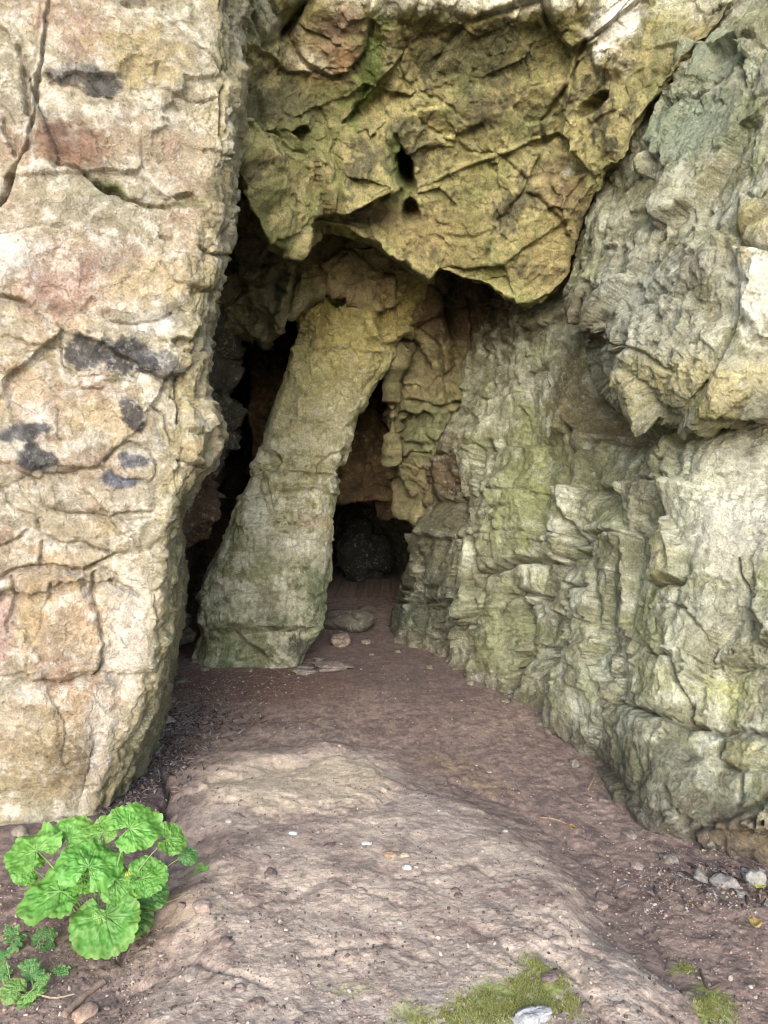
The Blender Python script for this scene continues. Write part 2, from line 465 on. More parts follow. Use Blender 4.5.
tag(ground, 'purplish brown trodden earth floor with a worn rocky hump in front of the cave', 'ground', kind='structure')
def gz(x, y):
    """height of the finished ground mesh"""
    i = np.clip(np.searchsorted(YS, y) - 1, 0, len(YS) - 2); j = np.clip(np.searchsorted(XS, x) - 1, 0, len(XS) - 2)
    fy = (y - YS[i]) / (YS[i + 1] - YS[i]); fx = (x - XS[j]) / (XS[j + 1] - XS[j])
    Z = GROUND[..., 2]
    return (Z[i, j] * (1 - fx) + Z[i, j + 1] * fx) * (1 - fy) + (Z[i + 1, j] * (1 - fx) + Z[i + 1, j + 1] * fx) * fy
def gpx(px, py):
    """point of the ground seen at a pixel of the photograph"""
    z = 0.1
    for _ in range(12):
        p = on_z(px, py, z); z = 0.5 * z + 0.5 * float(gz(p[0], p[1]))
    p = on_z(px, py, z); p[2] = float(gz(p[0], p[1]))
    return p

# ================================================================== LEFT BUTTRESS
rowsL = [(-900, 225, 4.3, 265, 4.8), (-300, 225, 3.5, 262, 3.9), (-60, 226, 3.25, 254, 3.65), (0, 227, 3.2, 251, 3.6), (60, 228, 3.2, 250, 3.6), (110, 224, 3.2, 247, 3.6),
         (170, 216, 3.2, 240, 3.55), (220, 210, 3.2, 236, 3.5), (290, 200, 3.18, 224, 3.5), (350, 190, 3.17, 216, 3.45), (400, 182, 3.16, 210, 3.45),
         (430, 186, 3.15, 216, 3.42), (455, 183, 3.15, 209, 3.42), (490, 175, 3.15, 196, 3.42), (515, 172, 3.15, 183, 3.9), (545, 167, 3.15, 184, 4.4),
         (600, 165, 3.15, 184, 4.5), (650, 160, 3.14, 180, 4.55), (700, 148, 3.13, 172, 4.55), (745, 130, 3.12, 166, 4.5), (800, 106, 3.08, 150, 4.3), (840, 88, 3.04, 146, 4.2), (1000, 78, 2.95, 140, 4.0)]
G = []
for y, xc, dc, xe, de in rowsL:
    k = 0.9 if y < -500 else (0.25 if y < -200 else 0)
    r = [(-2600, y, 1.7 + k), (-1200, y, 2.3 + k), (-450, y, 2.75 + k), (-120, y, 2.9 + k), (10, y, 2.97 + k), (70, y, 3.03 + k), (xc - 35, y, dc - .03), (xc, y, dc), (xc * .35 + xe * .65, y, dc * .74 + de * .26)]
    r += [(xe, y, de), (xe - 10, y, de + .45), (xe - 50, y, de + 1.0), (xe - 160, y, de + 1.6)]
    G.append(r)
G = dense(grid_from_px(G), 900, 520)
CR_L = [([(52, -20), (46, 40), (34, 110), (28, 150), (20, 158)], 2.6, .07), ([(20, 155), (10, 180), (0, 206)], 3, .08), ([(14, 40), (24, 80), (28, 110)], 5, .08), ([(0, 120), (12, 150)], 3, .05),
        ([(49, 85), (73, 85), (91, 95), (112, 98)], 1.5, .018), ([(60, 166), (78, 169), (98, 184), (125, 196), (150, 203), (205, 205)], 2.8, .045),
        ([(160, 237), (172, 243)], 2.2, .06), ([(122, 0), (142, 7), (180, 20), (217, 58), (233, 81), (224, 101), (223, 152)], 2.6, .045), ([(156, 64), (157, 91), (190, 98), (220, 98)], 1.5, .02),
        ([(0, 461), (12, 464), (37, 485), (44, 478)], 2, .035), ([(44, 475), (101, 470), (120, 477), (135, 480), (154, 482)], 2, .045), ([(105, 466), (112, 450), (129, 443), (149, 450), (157, 466), (152, 482)], 1.7, .03),
        ([(10, 493), (20, 510), (44, 520)], 1.8, .03), ([(0, 483), (10, 493)], 1.8, .03), ([(41, 490), (47, 510)], 1.6, .02), ([(47, 509), (101, 514), (149, 510)], 1.8, .03), ([(110, 512), (125, 520), (150, 518)], 1.5, .025),
        ([(61, 409), (61, 440)], 1.5, .02), ([(55, 385), (66, 389), (105, 390)], 1.6, .025), ([(0, 297), (20, 300), (30, 306)], 2.2, .04), ([(110, 322), (130, 325), (152, 322), (170, 314)], 1.6, .03), ([(105, 336), (103, 372)], 1.1, .012), ([(60, 340), (62, 365), (75, 374), (140, 377)], 1.4, .018),
        ([(0, 547), (27, 530)], 1.8, .03), ([(39, 520), (39, 530), (54, 539), (75, 540), (100, 548), (110, 552)], 2, .035), ([(41, 540), (42, 564)], 2, .03),
        ([(-10, 576), (7, 574), (20, 571), (44, 566), (81, 569), (112, 557), (135, 550)], 2.5, .045), ([(17, 578), (14, 598), (10, 622), (14, 632)], 2, .03), ([(52, 581), (44, 611), (29, 669)], 1.4, .018),
        ([(-10, 677), (27, 677), (54, 682), (75, 680), (95, 671), (103, 660), (100, 610), (92, 572)], 2.5, .035), ([(112, 581), (139, 593)], 2.8, .045), ([(170, 395), (186, 400)], 2, .04), ([(150, 330), (165, 345), (185, 350)], 2, .03), ([(140, 400), (165, 415), (170, 440)], 2, .03),
        ([(178, 380), (182, 420)], 2.5, .04), ([(175, 345), (195, 352), (214, 350)], 2.5, .04), ([(178, 460), (200, 468)], 2.5, .04), ([(205, 150), (238, 160)], 2, .03), ([(200, 250), (232, 255)], 2.5, .035), ([(196, 296), (226, 292)], 2, .03),
        ([(-30, 330), (30, 345), (60, 350)], 1.8, .02), ([(-10, 240), (40, 226), (90, 232), (150, 250)], 1.6, .014), ([(25, 745), (60, 760), (95, 752)], 1.6, .010)]
NOD = [(84, 352, 21, 17, 0, (80, 78, 84)), (127, 356, 21, 17, 8, (82, 82, 92)), (165, 368, 16, 16, 0, (136, 132, 130)), (105, 350, 12, 12, 0, (92, 90, 94)), (146, 362, 9, 13, 0, (100, 98, 104)), (131, 414, 9, 19, -32, (88, 86, 92)), (36, 458, 18, 15, 20, (80, 82, 92)), (24, 434, 26, 9, -14, (98, 98, 108)),
       (133, 459, 15, 8, 3, (112, 116, 132)), (119, 481, 16, 7, 5, (128, 136, 156)), (103, 82, 18, 13, 0, (104, 104, 112)), (70, 74, 26, 9, -8, (140, 136, 136))]
def relL(P, x, y):
    fr = np.maximum(sstep(-26, 2, x - np.interp(y, [r[0] for r in rowsL], [r[1] for r in rowsL])), 0.0)   # the knobbly corner
    a, e, _ = facets(P, 0.34, .3, .7, .0, .05, .35, rotM('Y', 8, (1.2, 1, 1.1)), 101)
    b, e2, _ = facets(P, 0.11, .3, .7, .03, .08, .45, rotM('Y', -15, (1.2, 1, 1)), 102, .25)
    c, e3, _ = facets(P, 0.12, .8, .9, .10, .12, .4, None, 103, .25)
    n = fbm(P, .22, 6, 104, .6); r = fbm(P, .09, 5, 105, .6, True); lo = fbm(P, 1.0, 3, 106)
    h = (0.04 * lo + a * .20 + b * .10 + n * .012 + r * .005) * (1 - .2 * fr) + fr * (c * .24 - .02 + .02 * n + .014 * r)
    h -= 1.0 * crack_d(x, y, CR_L)
    for cx, cy, rx, ry, ro, _c in NOD:
        h += .003 * sstep(1.1, .8, ell(x, y, cx, cy, rx, ry, ro)) * n
    # pillowed blocks between the joints
    for poly, k in [([(47, 484), (101, 472), (154, 484), (149, 508), (101, 512), (50, 508)], .025), ([(66, 392), (105, 392), (150, 402), (158, 440), (112, 448), (100, 468), (48, 472), (62, 440)], .02),
                    ([(22, 574), (80, 571), (92, 600), (104, 640), (98, 668), (55, 680), (18, 672)], .035), ([(-60, 684), (60, 686), (105, 672), (118, 700), (100, 800), (90, 900), (-60, 900)], .03),
                    ([(42, 520), (110, 516), (150, 520), (135, 545), (100, 544), (60, 538)], .02), ([(36, 170), (60, 168), (130, 200), (205, 208), (195, 300), (150, 318), (-20, 300), (-20, 240), (10, 190)], .02),
                    ([(186, 400), (214, 404), (222, 440), (205, 470), (188, 462)], .05), ([(180, 20), (126, 0), (250, -40), (250, 60), (235, 78), (216, 56)], -.03), ([(-80, -60), (46, -60), (30, 110), (20, 155), (-80, 240)], -.05)]:
        h += k * poly_mask(x, y, poly, 6)
    # green underside notches
    h -= .04 * sstep(1.1, .5, ell(x, y, 108, 188, 18, 5, 20)) + .04 * sstep(1.1, .5, ell(x, y, 185, 198, 16, 6, 10)) + .05 * sstep(1.1, .5, ell(x, y, 182, 340, 14, 6, 0)) + .03 * sstep(1.1, .5, ell(x, y, 12, 300, 16, 5, 10))
    return h, (fr, n, r, e)
def colL(P, x, y, h, aux):
    fr, n, r, e = aux
    a = fbm(P, .5, 5, 111); b = fbm(P, .12, 6, 112, .65); c = fbm(P, .25, 5, 113, .6); d = fbm(P, .04, 4, 114, .6)
    col = np.tile(pal(186, 173, 146), (len(x), 1)).astype(np.float32)
    col = mixc(col, pal(204, 170, 130), sstep(-.1, .5, a + .5 * b) * .85)
    col = mixc(col, pal(182, 142, 122), sstep(-.05, .4, c + .3 * d) * .75)
    col = mixc(col, pal(168, 165, 132), sstep(-.05, .45, -a + .5 * c) * .7)
    col = mixc(col, pal(222, 218, 208), sstep(.10, .45, b + .5 * d + .3 * r) * .6)
    for cx, cy, rx, ry, ro, cc, s in [(72, 145, 42, 27, 5, (160, 112, 86), .85), (52, 130, 20, 16, 0, (150, 112, 92), .6), (140, 50, 48, 40, 0, (190, 168, 104), .7), (195, 448, 11, 9, 0, (214, 150, 106), .9), (168, 430, 10, 12, 0, (196, 176, 110), .6),
                                      (62, 288, 50, 30, 0, (190, 150, 140), .6), (95, 262, 60, 14, 15, (176, 146, 134), .6), (8, 250, 34, 30, 0, (225, 222, 220), .8), (150, 285, 50, 22, -12, (204, 180, 132), .7), (34, 412, 20, 12, 0, (228, 222, 218), .8),
                                      (105, 420, 44, 24, 0, (205, 178, 128), .7), (85, 457, 30, 12, 0, (190, 158, 134), .6), (20, 395, 40, 30, 0, (200, 172, 140), .5), (0, 630, 16, 40, 0, (206, 165, 160), .8), (35, 610, 14, 30, 10, (200, 172, 120), .7), (70, 630, 26, 36, 10, (172, 150, 122), .8),
                                      (86, 620, 14, 34, -8, (212, 178, 140), .6), (130, 640, 28, 70, 5, (210, 204, 196), .75), (92, 735, 16, 60, 12, (208, 202, 196), .75), (40, 745, 52, 44, 0, (182, 160, 116), .75), (66, 755, 24, 34, 10, (156, 132, 92), .6), (10, 720, 40, 20, 0, (210, 200, 180), .5),
                                      (110, 187, 20, 6, 20, (136, 138, 76), .9), (190, 203, 24, 8, 5, (140, 134, 70), .8), (225, 60, 30, 34, 0, (160, 158, 120), .6), (155, 323, 26, 12, -10, (215, 214, 212), .8), (178, 312, 14, 14, 0, (140, 138, 118), .7), (182, 340, 16, 7, 0, (120, 118, 70), .8),
                                      (120, 379, 22, 4, -4, (120, 118, 74), .8), (110, 495, 50, 12, 0, (196, 184, 160), .7), (85, 530, 40, 10, 0, (194, 174, 136), .7)]:
        m = sstep(1.3, .5, ell(x, y, cx, cy, rx, ry, ro) + .9 * b + .45 * d) * s * .92
        col = mixc(col, pal(*cc), m)
    fc = mixc(np.tile(pal(176, 164, 116), (len(x), 1)).astype(np.float32), pal(204, 196, 168), sstep(-.1, .3, b))
    fc = mixc(fc, pal(140, 138, 92), sstep(.0, .4, c))
    k = fr[:, None] * .8; col = col * (1 - k) + fc * k
    low = sstep(480, 560, y) * sstep(-6, 10, x - np.interp(y, [r_[0] for r_ in rowsL], [r_[1] for r_ in rowsL]))
    side = mixc(np.tile(pal(176, 168, 126), (len(x), 1)).astype(np.float32), pal(146, 144, 98), sstep(-.2, .3, b))
    k = low[:, None] * .9; col = col * (1 - k) + side * k
    for cx, cy, rx, ry, ro, cc in NOD:
        m = sstep(1.18, .82, ell(x, y, cx, cy, rx * 1.08, ry, ro) + .6 * b + .4 * d) * .85
        nc = np.clip(1.15 + 1.5 * b + .8 * d, .55, 3.2)[:, None] * pal(*cc)
        col = col * (1 - m[:, None]) + nc * m[:, None]
    m = sstep(.25, .5, b + .3 * c) * sstep(150, -50, y); col = mixc(col, pal(128, 132, 84), m * .7)
    g = col @ np.array([.3, .6, .1], np.float32); col = col * .86 + (g * .14)[:, None] * np.array([1.04, .99, .96], np.float32)
    return .90 * col * np.array([1.02, .99, .91], np.float32) * (0.93 + .14 * r[:, None])
buttress, _ = finish('rock_buttress', G, relL, colL, M_PALE)
tag(buttress, 'pale tan and white limestone buttress with dark flint nodules left of the cave mouth', 'rock wall', kind='structure')

# ================================================================== ROOF: the hanging golden mass over the mouth
bot = [(60, 60, 3.85), (150, 110, 3.85), (236, 140, 3.9), (252, 188, 4.0), (272, 236, 4.1), (292, 246, 4.15), (310, 247, 4.2), (324, 236, 4.3), (369, 244, 4.35), (395, 254, 4.35), (428, 266, 4.4), (455, 276, 4.4), (484, 288, 4.4), (500, 298, 4.38),
       (520, 306, 4.35), (545, 298, 4.35), (567, 280, 4.3), (584, 228, 4.15), (600, 190, 4.05), (622, 150, 3.95), (650, 102, 3.85), (685, 66, 3.75), (722, 15, 3.65), (748, -60, 3.6), (900, -200, 3.6)]
bot = [(x_, y_, d_ + .28 * float(sstep(240, 300, np.float64(x_)) * sstep(640, 560, np.float64(x_)))) for x_, y_, d_ in bot]
topx = [40, 150, 244, 262, 276, 288, 302, 322, 368, 392, 420, 446, 470, 488, 510, 532, 556, 584, 606, 630, 655, 685, 712, 745, 900]
G = []
for t in [-6, -5, -4, -3, -2, 0, .12, .28, .5, .72, .88, .96, 1, 'a', 'b', 'c']:
    row = []
    for (bx, by, bd), tx in zip(bot, topx):
        y0 = min(0, by - 50); td = 3.90 + .0 * sstep(560, 720, np.float64(tx)) + .05 * sstep(330, 240, np.float64(tx))
        if t == -6: p = (tx, -1100, 6.0)
        elif t == -5: p = (tx, -600, 4.4)
        elif t == -4: p = (tx, y0 - 260, 3.6)
        elif t == -3: p = (tx, y0 - 80, td + .10)
        elif t == -2: p = (tx, y0 - 14, td)
        elif t == 'a': p = (bx, by - 4, bd + .28)
        elif t == 'b': p = (bx, by - 16, bd + .7)
        elif t == 'c': p = (bx, by - 70, bd + 1.5)
        else:
            p = (tx + (bx - tx) * t, y0 + (by - y0) * t, td + (bd - td) * (t ** .9))
        row.append(p)
    G.append(row)
G = dense(grid_from_px(G), 620, 780)
CR_O = [([(586, 40), (562, 99), (542, 124), (547, 148), (527, 188), (517, 203), (497, 223), (487, 257)], 2.6, .06), ([(527, 193), (552, 210), (567, 237)], 2.6, .05), ([(305, -10), (298, 14), (286, 34)], 6, .22),
        ([(286, 36), (300, 60), (330, 80), (352, 74), (366, 50), (372, 20)], 3, .05), ([(366, 90), (352, 120), (330, 150), (332, 190), (322, 222)], 3.5, .05), ([(395, 130), (405, 160), (412, 215)], 3, .05),
        ([(262, 130), (290, 140), (310, 160)], 3, .03), ([(430, 130), (465, 150), (500, 158), (525, 180)], 2.4, .03), ([(420, 90), (450, 105), (468, 120)], 2.2, .02), ([(448, 235), (470, 240), (490, 232)], 2.2, .03), ([(400, 20), (410, 60), (400, 95)], 3, .02), ([(250, 20), (262, 45), (284, 40)], 3, .05), ([(612, 168), (604, 200), (592, 222)], 5, .05), ([(655, 75), (680, 60), (700, 40)], 4, .05)]
def relO(P, x, y):
    M1 = rotM('Y', 25, (1.3, 1, .85))
    a, e, _ = facets(P, .62, .16, .9, .0, .05, .10, M1, 227, .10)
    b, e2, _ = facets(P, .20, .22, 1.1, .0, .05, .12, M1, 202, .06)
    c, e3, _ = facets(P, .075, .25, 1.0, .0, .08, .22, None, 203, .1)
    n = fbm(P, .25, 6, 204, .58); r = fbm(P, .1, 5, 205, .6, True)
    h = .36 * a + .22 * b + .20 * c + .026 * n + .013 * r
    yb = np.interp(x, [q[0] for q in bot], [q[1] for q in bot]); edge_ = sstep(-50, -8, y - yb)
    h = h * (1 - .30 * edge_) - crack_d(x, y, CR_O)
    h -= .50 * sstep(1.15, .55, ell(x, y, 406, 172, 8, 22, -20)) + .25 * sstep(1.2, .5, ell(x, y, 411, 214, 9, 12)) + .12 * sstep(1.2, .5, ell(x, y, 598, 104, 20, 8, -32))
    for poly, k, s in [([(288, -20), (372, -20), (364, 44), (350, 72), (326, 80), (300, 62), (290, 36)], .05, 5), ([(600, -40), (640, -40), (643, 30), (632, 66), (618, 78), (600, 66), (588, 40)], .07, 5), ([(250, -30), (288, -30), (284, 20), (262, 40), (248, 30)], .06, 6),
                       ([(250, 150), (300, 140), (330, 160), (322, 225), (300, 246), (276, 240)], .05, 10), ([(336, 130), (400, 120), (396, 200), (360, 225), (332, 215)], .05, 10), ([(530, 190), (566, 150), (600, 130), (596, 190), (570, 235)], .04, 8), ([(400, 20), (600, 14), (590, 60), (480, 90), (410, 90)], -.05, 16)]:
        h += k * poly_mask(x, y, poly, s)
    return h, (n, r, e2)
def colO(P, x, y, h, aux):
    n, r, e = aux
    a = fbm(P, .5, 5, 211); b = fbm(P, .12, 6, 212, .65); c = fbm(P, .28, 5, 213, .6); d = fbm(P, .04, 4, 214, .6)
    col = np.tile(pal(168, 156, 92), (len(x), 1)).astype(np.float32)
    col = mixc(col, pal(186, 166, 108), sstep(-.1, .45, b + .4 * a) * .85)
    col = mixc(col, pal(128, 136, 66), sstep(-.1, .4, c) * .75)
    col = mixc(col, pal(156, 128, 78), sstep(.1, .5, -a + .5 * b) * .4)
    col = mixc(col, pal(96, 90, 66), sstep(.05, .4, -c + .5 * d) * .75)
    for cx, cy, rx, ry, ro, cc, s in [(480, 48, 85, 34, 0, (100, 96, 56), .8), (480, 108, 26, 20, 0, (104, 94, 70), .7), (378, 218, 22, 11, 0, (82, 78, 72), .8), (330, 48, 34, 34, 0, (176, 140, 108), .75), (345, 14, 22, 18, 0, (158, 122, 104), .7), (310, 62, 24, 14, 20, (206, 190, 160), .8),
                                      (345, 55, 12, 18, 0, (176, 124, 70), .6), (372, 60, 13, 60, 12, (112, 134, 42), .9), (362, 100, 20, 28, 10, (118, 138, 46), .75), (398, 160, 9, 34, -12, (112, 132, 44), .7), (333, 165, 8, 34, 0, (118, 128, 50), .6), (385, 15, 12, 26, 10, (120, 130, 60), .7),
                                      (268, 25, 20, 26, 0, (158, 156, 134), .8), (290, 105, 40, 28, 0, (124, 120, 84), .7), (300, 135, 46, 14, 10, (120, 132, 58), .5), (614, 30, 26, 42, 8, (222, 216, 208), .95), (500, 0, 120, 12, 0, (216, 208, 184), .9), (440, -20, 250, 26, 0, (206, 200, 180), .8), (690, 0, 44, 26, 0, (196, 192, 166), .7), (668, 40, 22, 16, -30, (150, 148, 104), .7),
                                      (650, 78, 26, 16, -30, (130, 124, 66), .7), (560, 250, 40, 40, 0, (176, 150, 92), .5), (530, 130, 30, 30, 0, (140, 134, 84), .5), (560, 190, 26, 26, 0, (164, 136, 94), .6), (430, 230, 60, 26, 10, (150, 122, 66), .5)]:
        m = sstep(1.4, .35, ell(x, y, cx, cy, rx, ry, ro) + .95 * b + .5 * d) * s
        col = mixc(col, pal(*cc), m)
    g = col @ np.array([.3, .6, .1], np.float32); col = col * .86 + (g * .14)[:, None] * np.array([1, .99, .88], np.float32)
    return 1.16 * col * (0.92 + .16 * r[:, None])  # whole roof colour lightened to make up for the half-light under the overhang
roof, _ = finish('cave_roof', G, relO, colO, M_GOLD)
tag(roof, 'golden olive rock mass hanging over the cave mouth with mossy streaks and a dark hole', 'cave roof', kind='structure')

# ================================================================== UPPER RIGHT: overhanging block and cliff above the right wall
base = [  # left to right, from the underside up
    [(640, 330, 5.3), (650, 345, 5.1), (670, 360, 4.9), (700, 360, 4.8), (768, 350, 4.7), (900, 340, 4.5)],
    [(640, 375, 4.6), (655, 385, 4.4), (676, 398, 4.15), (705, 402, 4.0), (768, 382, 3.9), (900, 360, 3.8)],
    [(623, 388, 4.0), (648, 408, 3.8), (680, 424, 3.55), (725, 412, 3.45), (768, 398, 3.35), (900, 372, 3.2)],
    [(616, 374, 3.80), (645, 400, 3.48), (684, 418, 3.2), (730, 402, 3.08), (768, 389, 3.04), (900, 362, 2.9)],
    [(606, 335, 3.85), (640, 348, 3.42), (686, 352, 3.12), (730, 340, 3.02), (768, 335, 2.98), (900, 320, 2.8)],
    [(574, 292, 4.5), (602, 288, 4.05), (645, 284, 3.65), (700, 276, 3.25), (768, 265, 2.98), (900, 250, 2.8)],
    [(566, 215, 4.65), (606, 205, 4.15), (652, 200, 3.75), (705, 195, 3.42), (768, 188, 3.12), (900, 180, 2.9)],
    [(590, 130, 4.5), (636, 125, 4.05), (676, 120, 3.75), (722, 115, 3.48), (768, 110, 3.25), (900, 100, 3.0)],
    [(640, 60, 4.3), (676, 50, 3.95), (704, 45, 3.7), (735, 40, 3.5), (768, 30, 3.35), (900, 20, 3.1)],
    [(690, -40, 4.3), (716, -30, 3.95), (745, -30, 3.7), (770, -30, 3.55), (800, -30, 3.45), (900, -60, 3.3)],
    [(700, -300, 4.6), (730, -300, 4.2), (760, -300, 4.0), (790, -300, 3.9), (820, -300, 3.8), (920, -300, 3.7)],
    [(700, -900, 5.6), (730, -900, 5.2), (760, -900, 5.0), (790, -900, 4.9), (820, -900, 4.8), (920, -900, 4.7)]]
G = []
for r in base:
    x0, y0, d0 = r[0]; x1, y1, d1 = r[-1]
    G.append([(x0 - 10, y0, d0 + .9)] + r + [(1400, y1 - 30, max(d1 - .9, 2.0)), (2800, y1 - 60, max(d1 - 1.5, 1.5))])
G = dense(grid_from_px(G), 860, 640)
CR_U = [([(667, 116), (680, 104), (700, 88), (712, 76)], 2, .05), ([(660, 80), (676, 70)], 2.5, .06), ([(694, 95), (698, 110)], 1.6, .03), ([(722, 60), (735, 40), (768, 30)], 3, .05), ([(735, 60), (742, 90), (736, 120)], 2.5, .04), ([(738, 232), (744, 246), (770, 252)], 3, .07), ([(756, 170), (752, 200), (768, 215)], 3, .05),
        ([(690, 190), (676, 220), (660, 240)], 3, .04), ([(652, 150), (650, 190), (640, 220)], 4, .06), ([(606, 340), (640, 352), (660, 372)], 3, .04), ([(625, 310), (655, 300), (680, 280)], 3, .05), ([(560, 300), (575, 310), (590, 330)], 4, .06), ([(596, 245), (590, 270), (600, 290)], 4, .08), ([(700, 40), (690, 70), (664, 96), (640, 118)], 3, .04)]
def relU(P, x, y):
    M1 = rotM('Y', -35, (.8, 1, 1.7))
    a, e, _ = facets(P, .42, .45, .8, .01, .06, .2, M1, 301, .10)
    b, e2, _ = facets(P, .15, .22, 1.0, .01, .09, .25, M1, 302, .12)
    c, e3, _ = facets(P, .06, .2, .9, .02, .1, .4, None, 303, .3)
    n = fbm(P, .22, 6, 304, .6); r = fbm(P @ M1, .10, 5, 305, .62, True)
    crumb = sstep(380, 240, y) * 0 + sstep(1.3, .5, ell(x, y, 660, 300, 80, 90))
    h = .38 * a + (.24 + .12 * crumb) * b + (.20 + .08 * crumb) * c + .03 * n + (.012 + .010 * crumb) * r
    h -= crack_d(x, y, CR_U)
    h += .05 * poly_mask(x, y, [(742, 250), (800, 256), (800, 345), (752, 338), (740, 300)], 8) + .05 * poly_mask(x, y, [(744, 200), (800, 190), (800, 248), (746, 242)], 7)
    return h, (n, r, e2)
def colU(P, x, y, h, aux):
    n, r, e = aux
    a = fbm(P, .5, 5, 311); b = fbm(P, .12, 6, 312, .65); c = fbm(P, .25, 5, 313, .6); d = fbm(P, .04, 4, 314, .6)
    col = np.tile(pal(146, 142, 108), (len(x), 1)).astype(np.float32)
    col = mixc(col, pal(178, 174, 152), sstep(-.15, .35, b + .3 * r) * .8)
    col = mixc(col, pal(134, 134, 84), sstep(-.1, .4, c) * .7)
    col = mixc(col, pal(120, 108, 84), sstep(.1, .5, -b + .3 * a) * .6)
    for cx, cy, rx, ry, ro, cc, s in [(690, 130, 50, 36, -30, (130, 142, 116), .8), (716, 60, 34, 40, -40, (134, 146, 116), .6), (756, 290, 20, 48, 0, (226, 222, 204), .95), (776, 300, 30, 60, 0, (220, 214, 190), .8), (756, 226, 18, 18, 0, (172, 160, 104), .7), (748, 258, 8, 14, 0, (190, 170, 110), .6),
                                      (680, 378, 60, 28, 8, (178, 166, 118), .8), (750, 372, 40, 14, -15, (186, 172, 124), .75), (700, 412, 30, 8, 0, (160, 152, 86), .7), (640, 300, 40, 46, 0, (156, 158, 142), .75), (660, 330, 36, 34, 0, (168, 164, 140), .6), (610, 345, 16, 40, 0, (164, 164, 142), .7),
                                      (580, 260, 24, 50, 0, (118, 116, 72), .75), (590, 320, 24, 30, 0, (98, 80, 48), .7), (700, 262, 30, 16, 0, (156, 146, 130), .6), (730, 165, 50, 20, -20, (158, 152, 120), .5), (640, 190, 30, 30, 0, (118, 112, 74), .6), (640, 110, 18, 12, 0, (134, 124, 60), .6), (752, 130, 16, 60, 0, (140, 146, 96), .5)]:
        m = sstep(1.4, .35, ell(x, y, cx, cy, rx, ry, ro) + .95 * b + .5 * d) * s
        col = mixc(col, pal(*cc), m)
    return 1.12 * col * (0.90 + .2 * r[:, None])
upper, _ = finish('overhanging_rock', G, relU, colU, M_GREY)
tag(upper, 'rough grey and yellow overhanging rock jutting out above the right cave wall', 'rock overhang', kind='structure')

# ================================================================== RIGHT WALL
rw = [
    [(440, 200, 7.4), (430, 200, 7.0), (468, 200, 6.1), (500, 200, 5.3), (545, 200, 5.0), (600, 200, 4.8), (650, 200, 4.6), (700, 200, 4.5), (768, 200, 4.3)],
    [(440, 300, 7.4), (430, 300, 7.0), (470, 300, 6.1), (505, 300, 5.35), (550, 300, 5.0), (600, 300, 4.75), (650, 300, 4.5), (700, 300, 4.3), (768, 300, 4.1)],
    [(440, 400, 7.4), (426, 395, 6.5), (458, 390, 5.95), (502, 380, 5.35), (550, 375, 4.95), (602, 375, 4.6), (650, 385, 4.25), (698, 396, 3.95), (768, 388, 3.75)],
    [(432, 445, 7.4), (418, 445, 6.28), (450, 435, 5.72), (500, 425, 5.25), (550, 425, 4.85), (608, 428, 4.35), (655, 436, 3.82), (700, 438, 3.50), (768, 422, 3.36)],
    [(436, 505, 7.4), (421, 505, 6.25), (440, 500, 5.62), (490, 500, 5.12), (545, 500, 4.70), (600, 500, 4.15), (650, 500, 3.68), (700, 500, 3.38), (768, 500, 3.2)],
    [(424, 565, 7.4), (409, 565, 6.22), (432, 568, 5.55), (480, 566, 5.0), (540, 556, 4.62), (592, 562, 4.02), (645, 570, 3.55), (705, 572, 3.25), (768, 572, 3.05)],
    [(412, 620, 7.4), (396, 620, 6.2), (434, 630, 5.5), (490, 640, 4.88), (540, 640, 4.42), (590, 645, 3.84), (640, 650, 3.36), (702, 655, 3.12), (768, 655, 2.96)],
    [(404, 640, 7.4), (390, 643, 6.16), (438, 658, 5.46), (500, 680, 4.86), (544, 692, 4.38), (588, 712, 3.76), (636, 745, 3.18), (700, 765, 2.95), (768, 775, 2.80)],
    [(400, 655, 7.4), (388, 655, 6.12), (440, 668, 5.42), (500, 692, 4.83), (546, 718, 4.34), (590, 768, 3.66), (640, 834, 3.05), (702, 868, 2.82), (768, 890, 2.68)],
    [(390, 720, 7.4), (380, 720, 6.0), (440, 740, 5.35), (502, 770, 4.75), (548, 800, 4.25), (592, 860, 3.58), (644, 930, 2.98), (706, 980, 2.76), (768, 1000, 2.62)]]
G = []
for r in rw:
    x1, y1, d1 = r[-1]
    G.append([(r[0][0] + 60, r[0][1], 9.0)] + r + [(900, y1 + (y1 - 450) * .06, d1 - .25), (1400, y1 + (y1 - 450) * .2, max(d1 - .9, 1.7)), (2800, y1 + (y1 - 450) * .3, max(d1 - 1.4, 1.35))])
G = dense(grid_from_px(G), 820, 660)
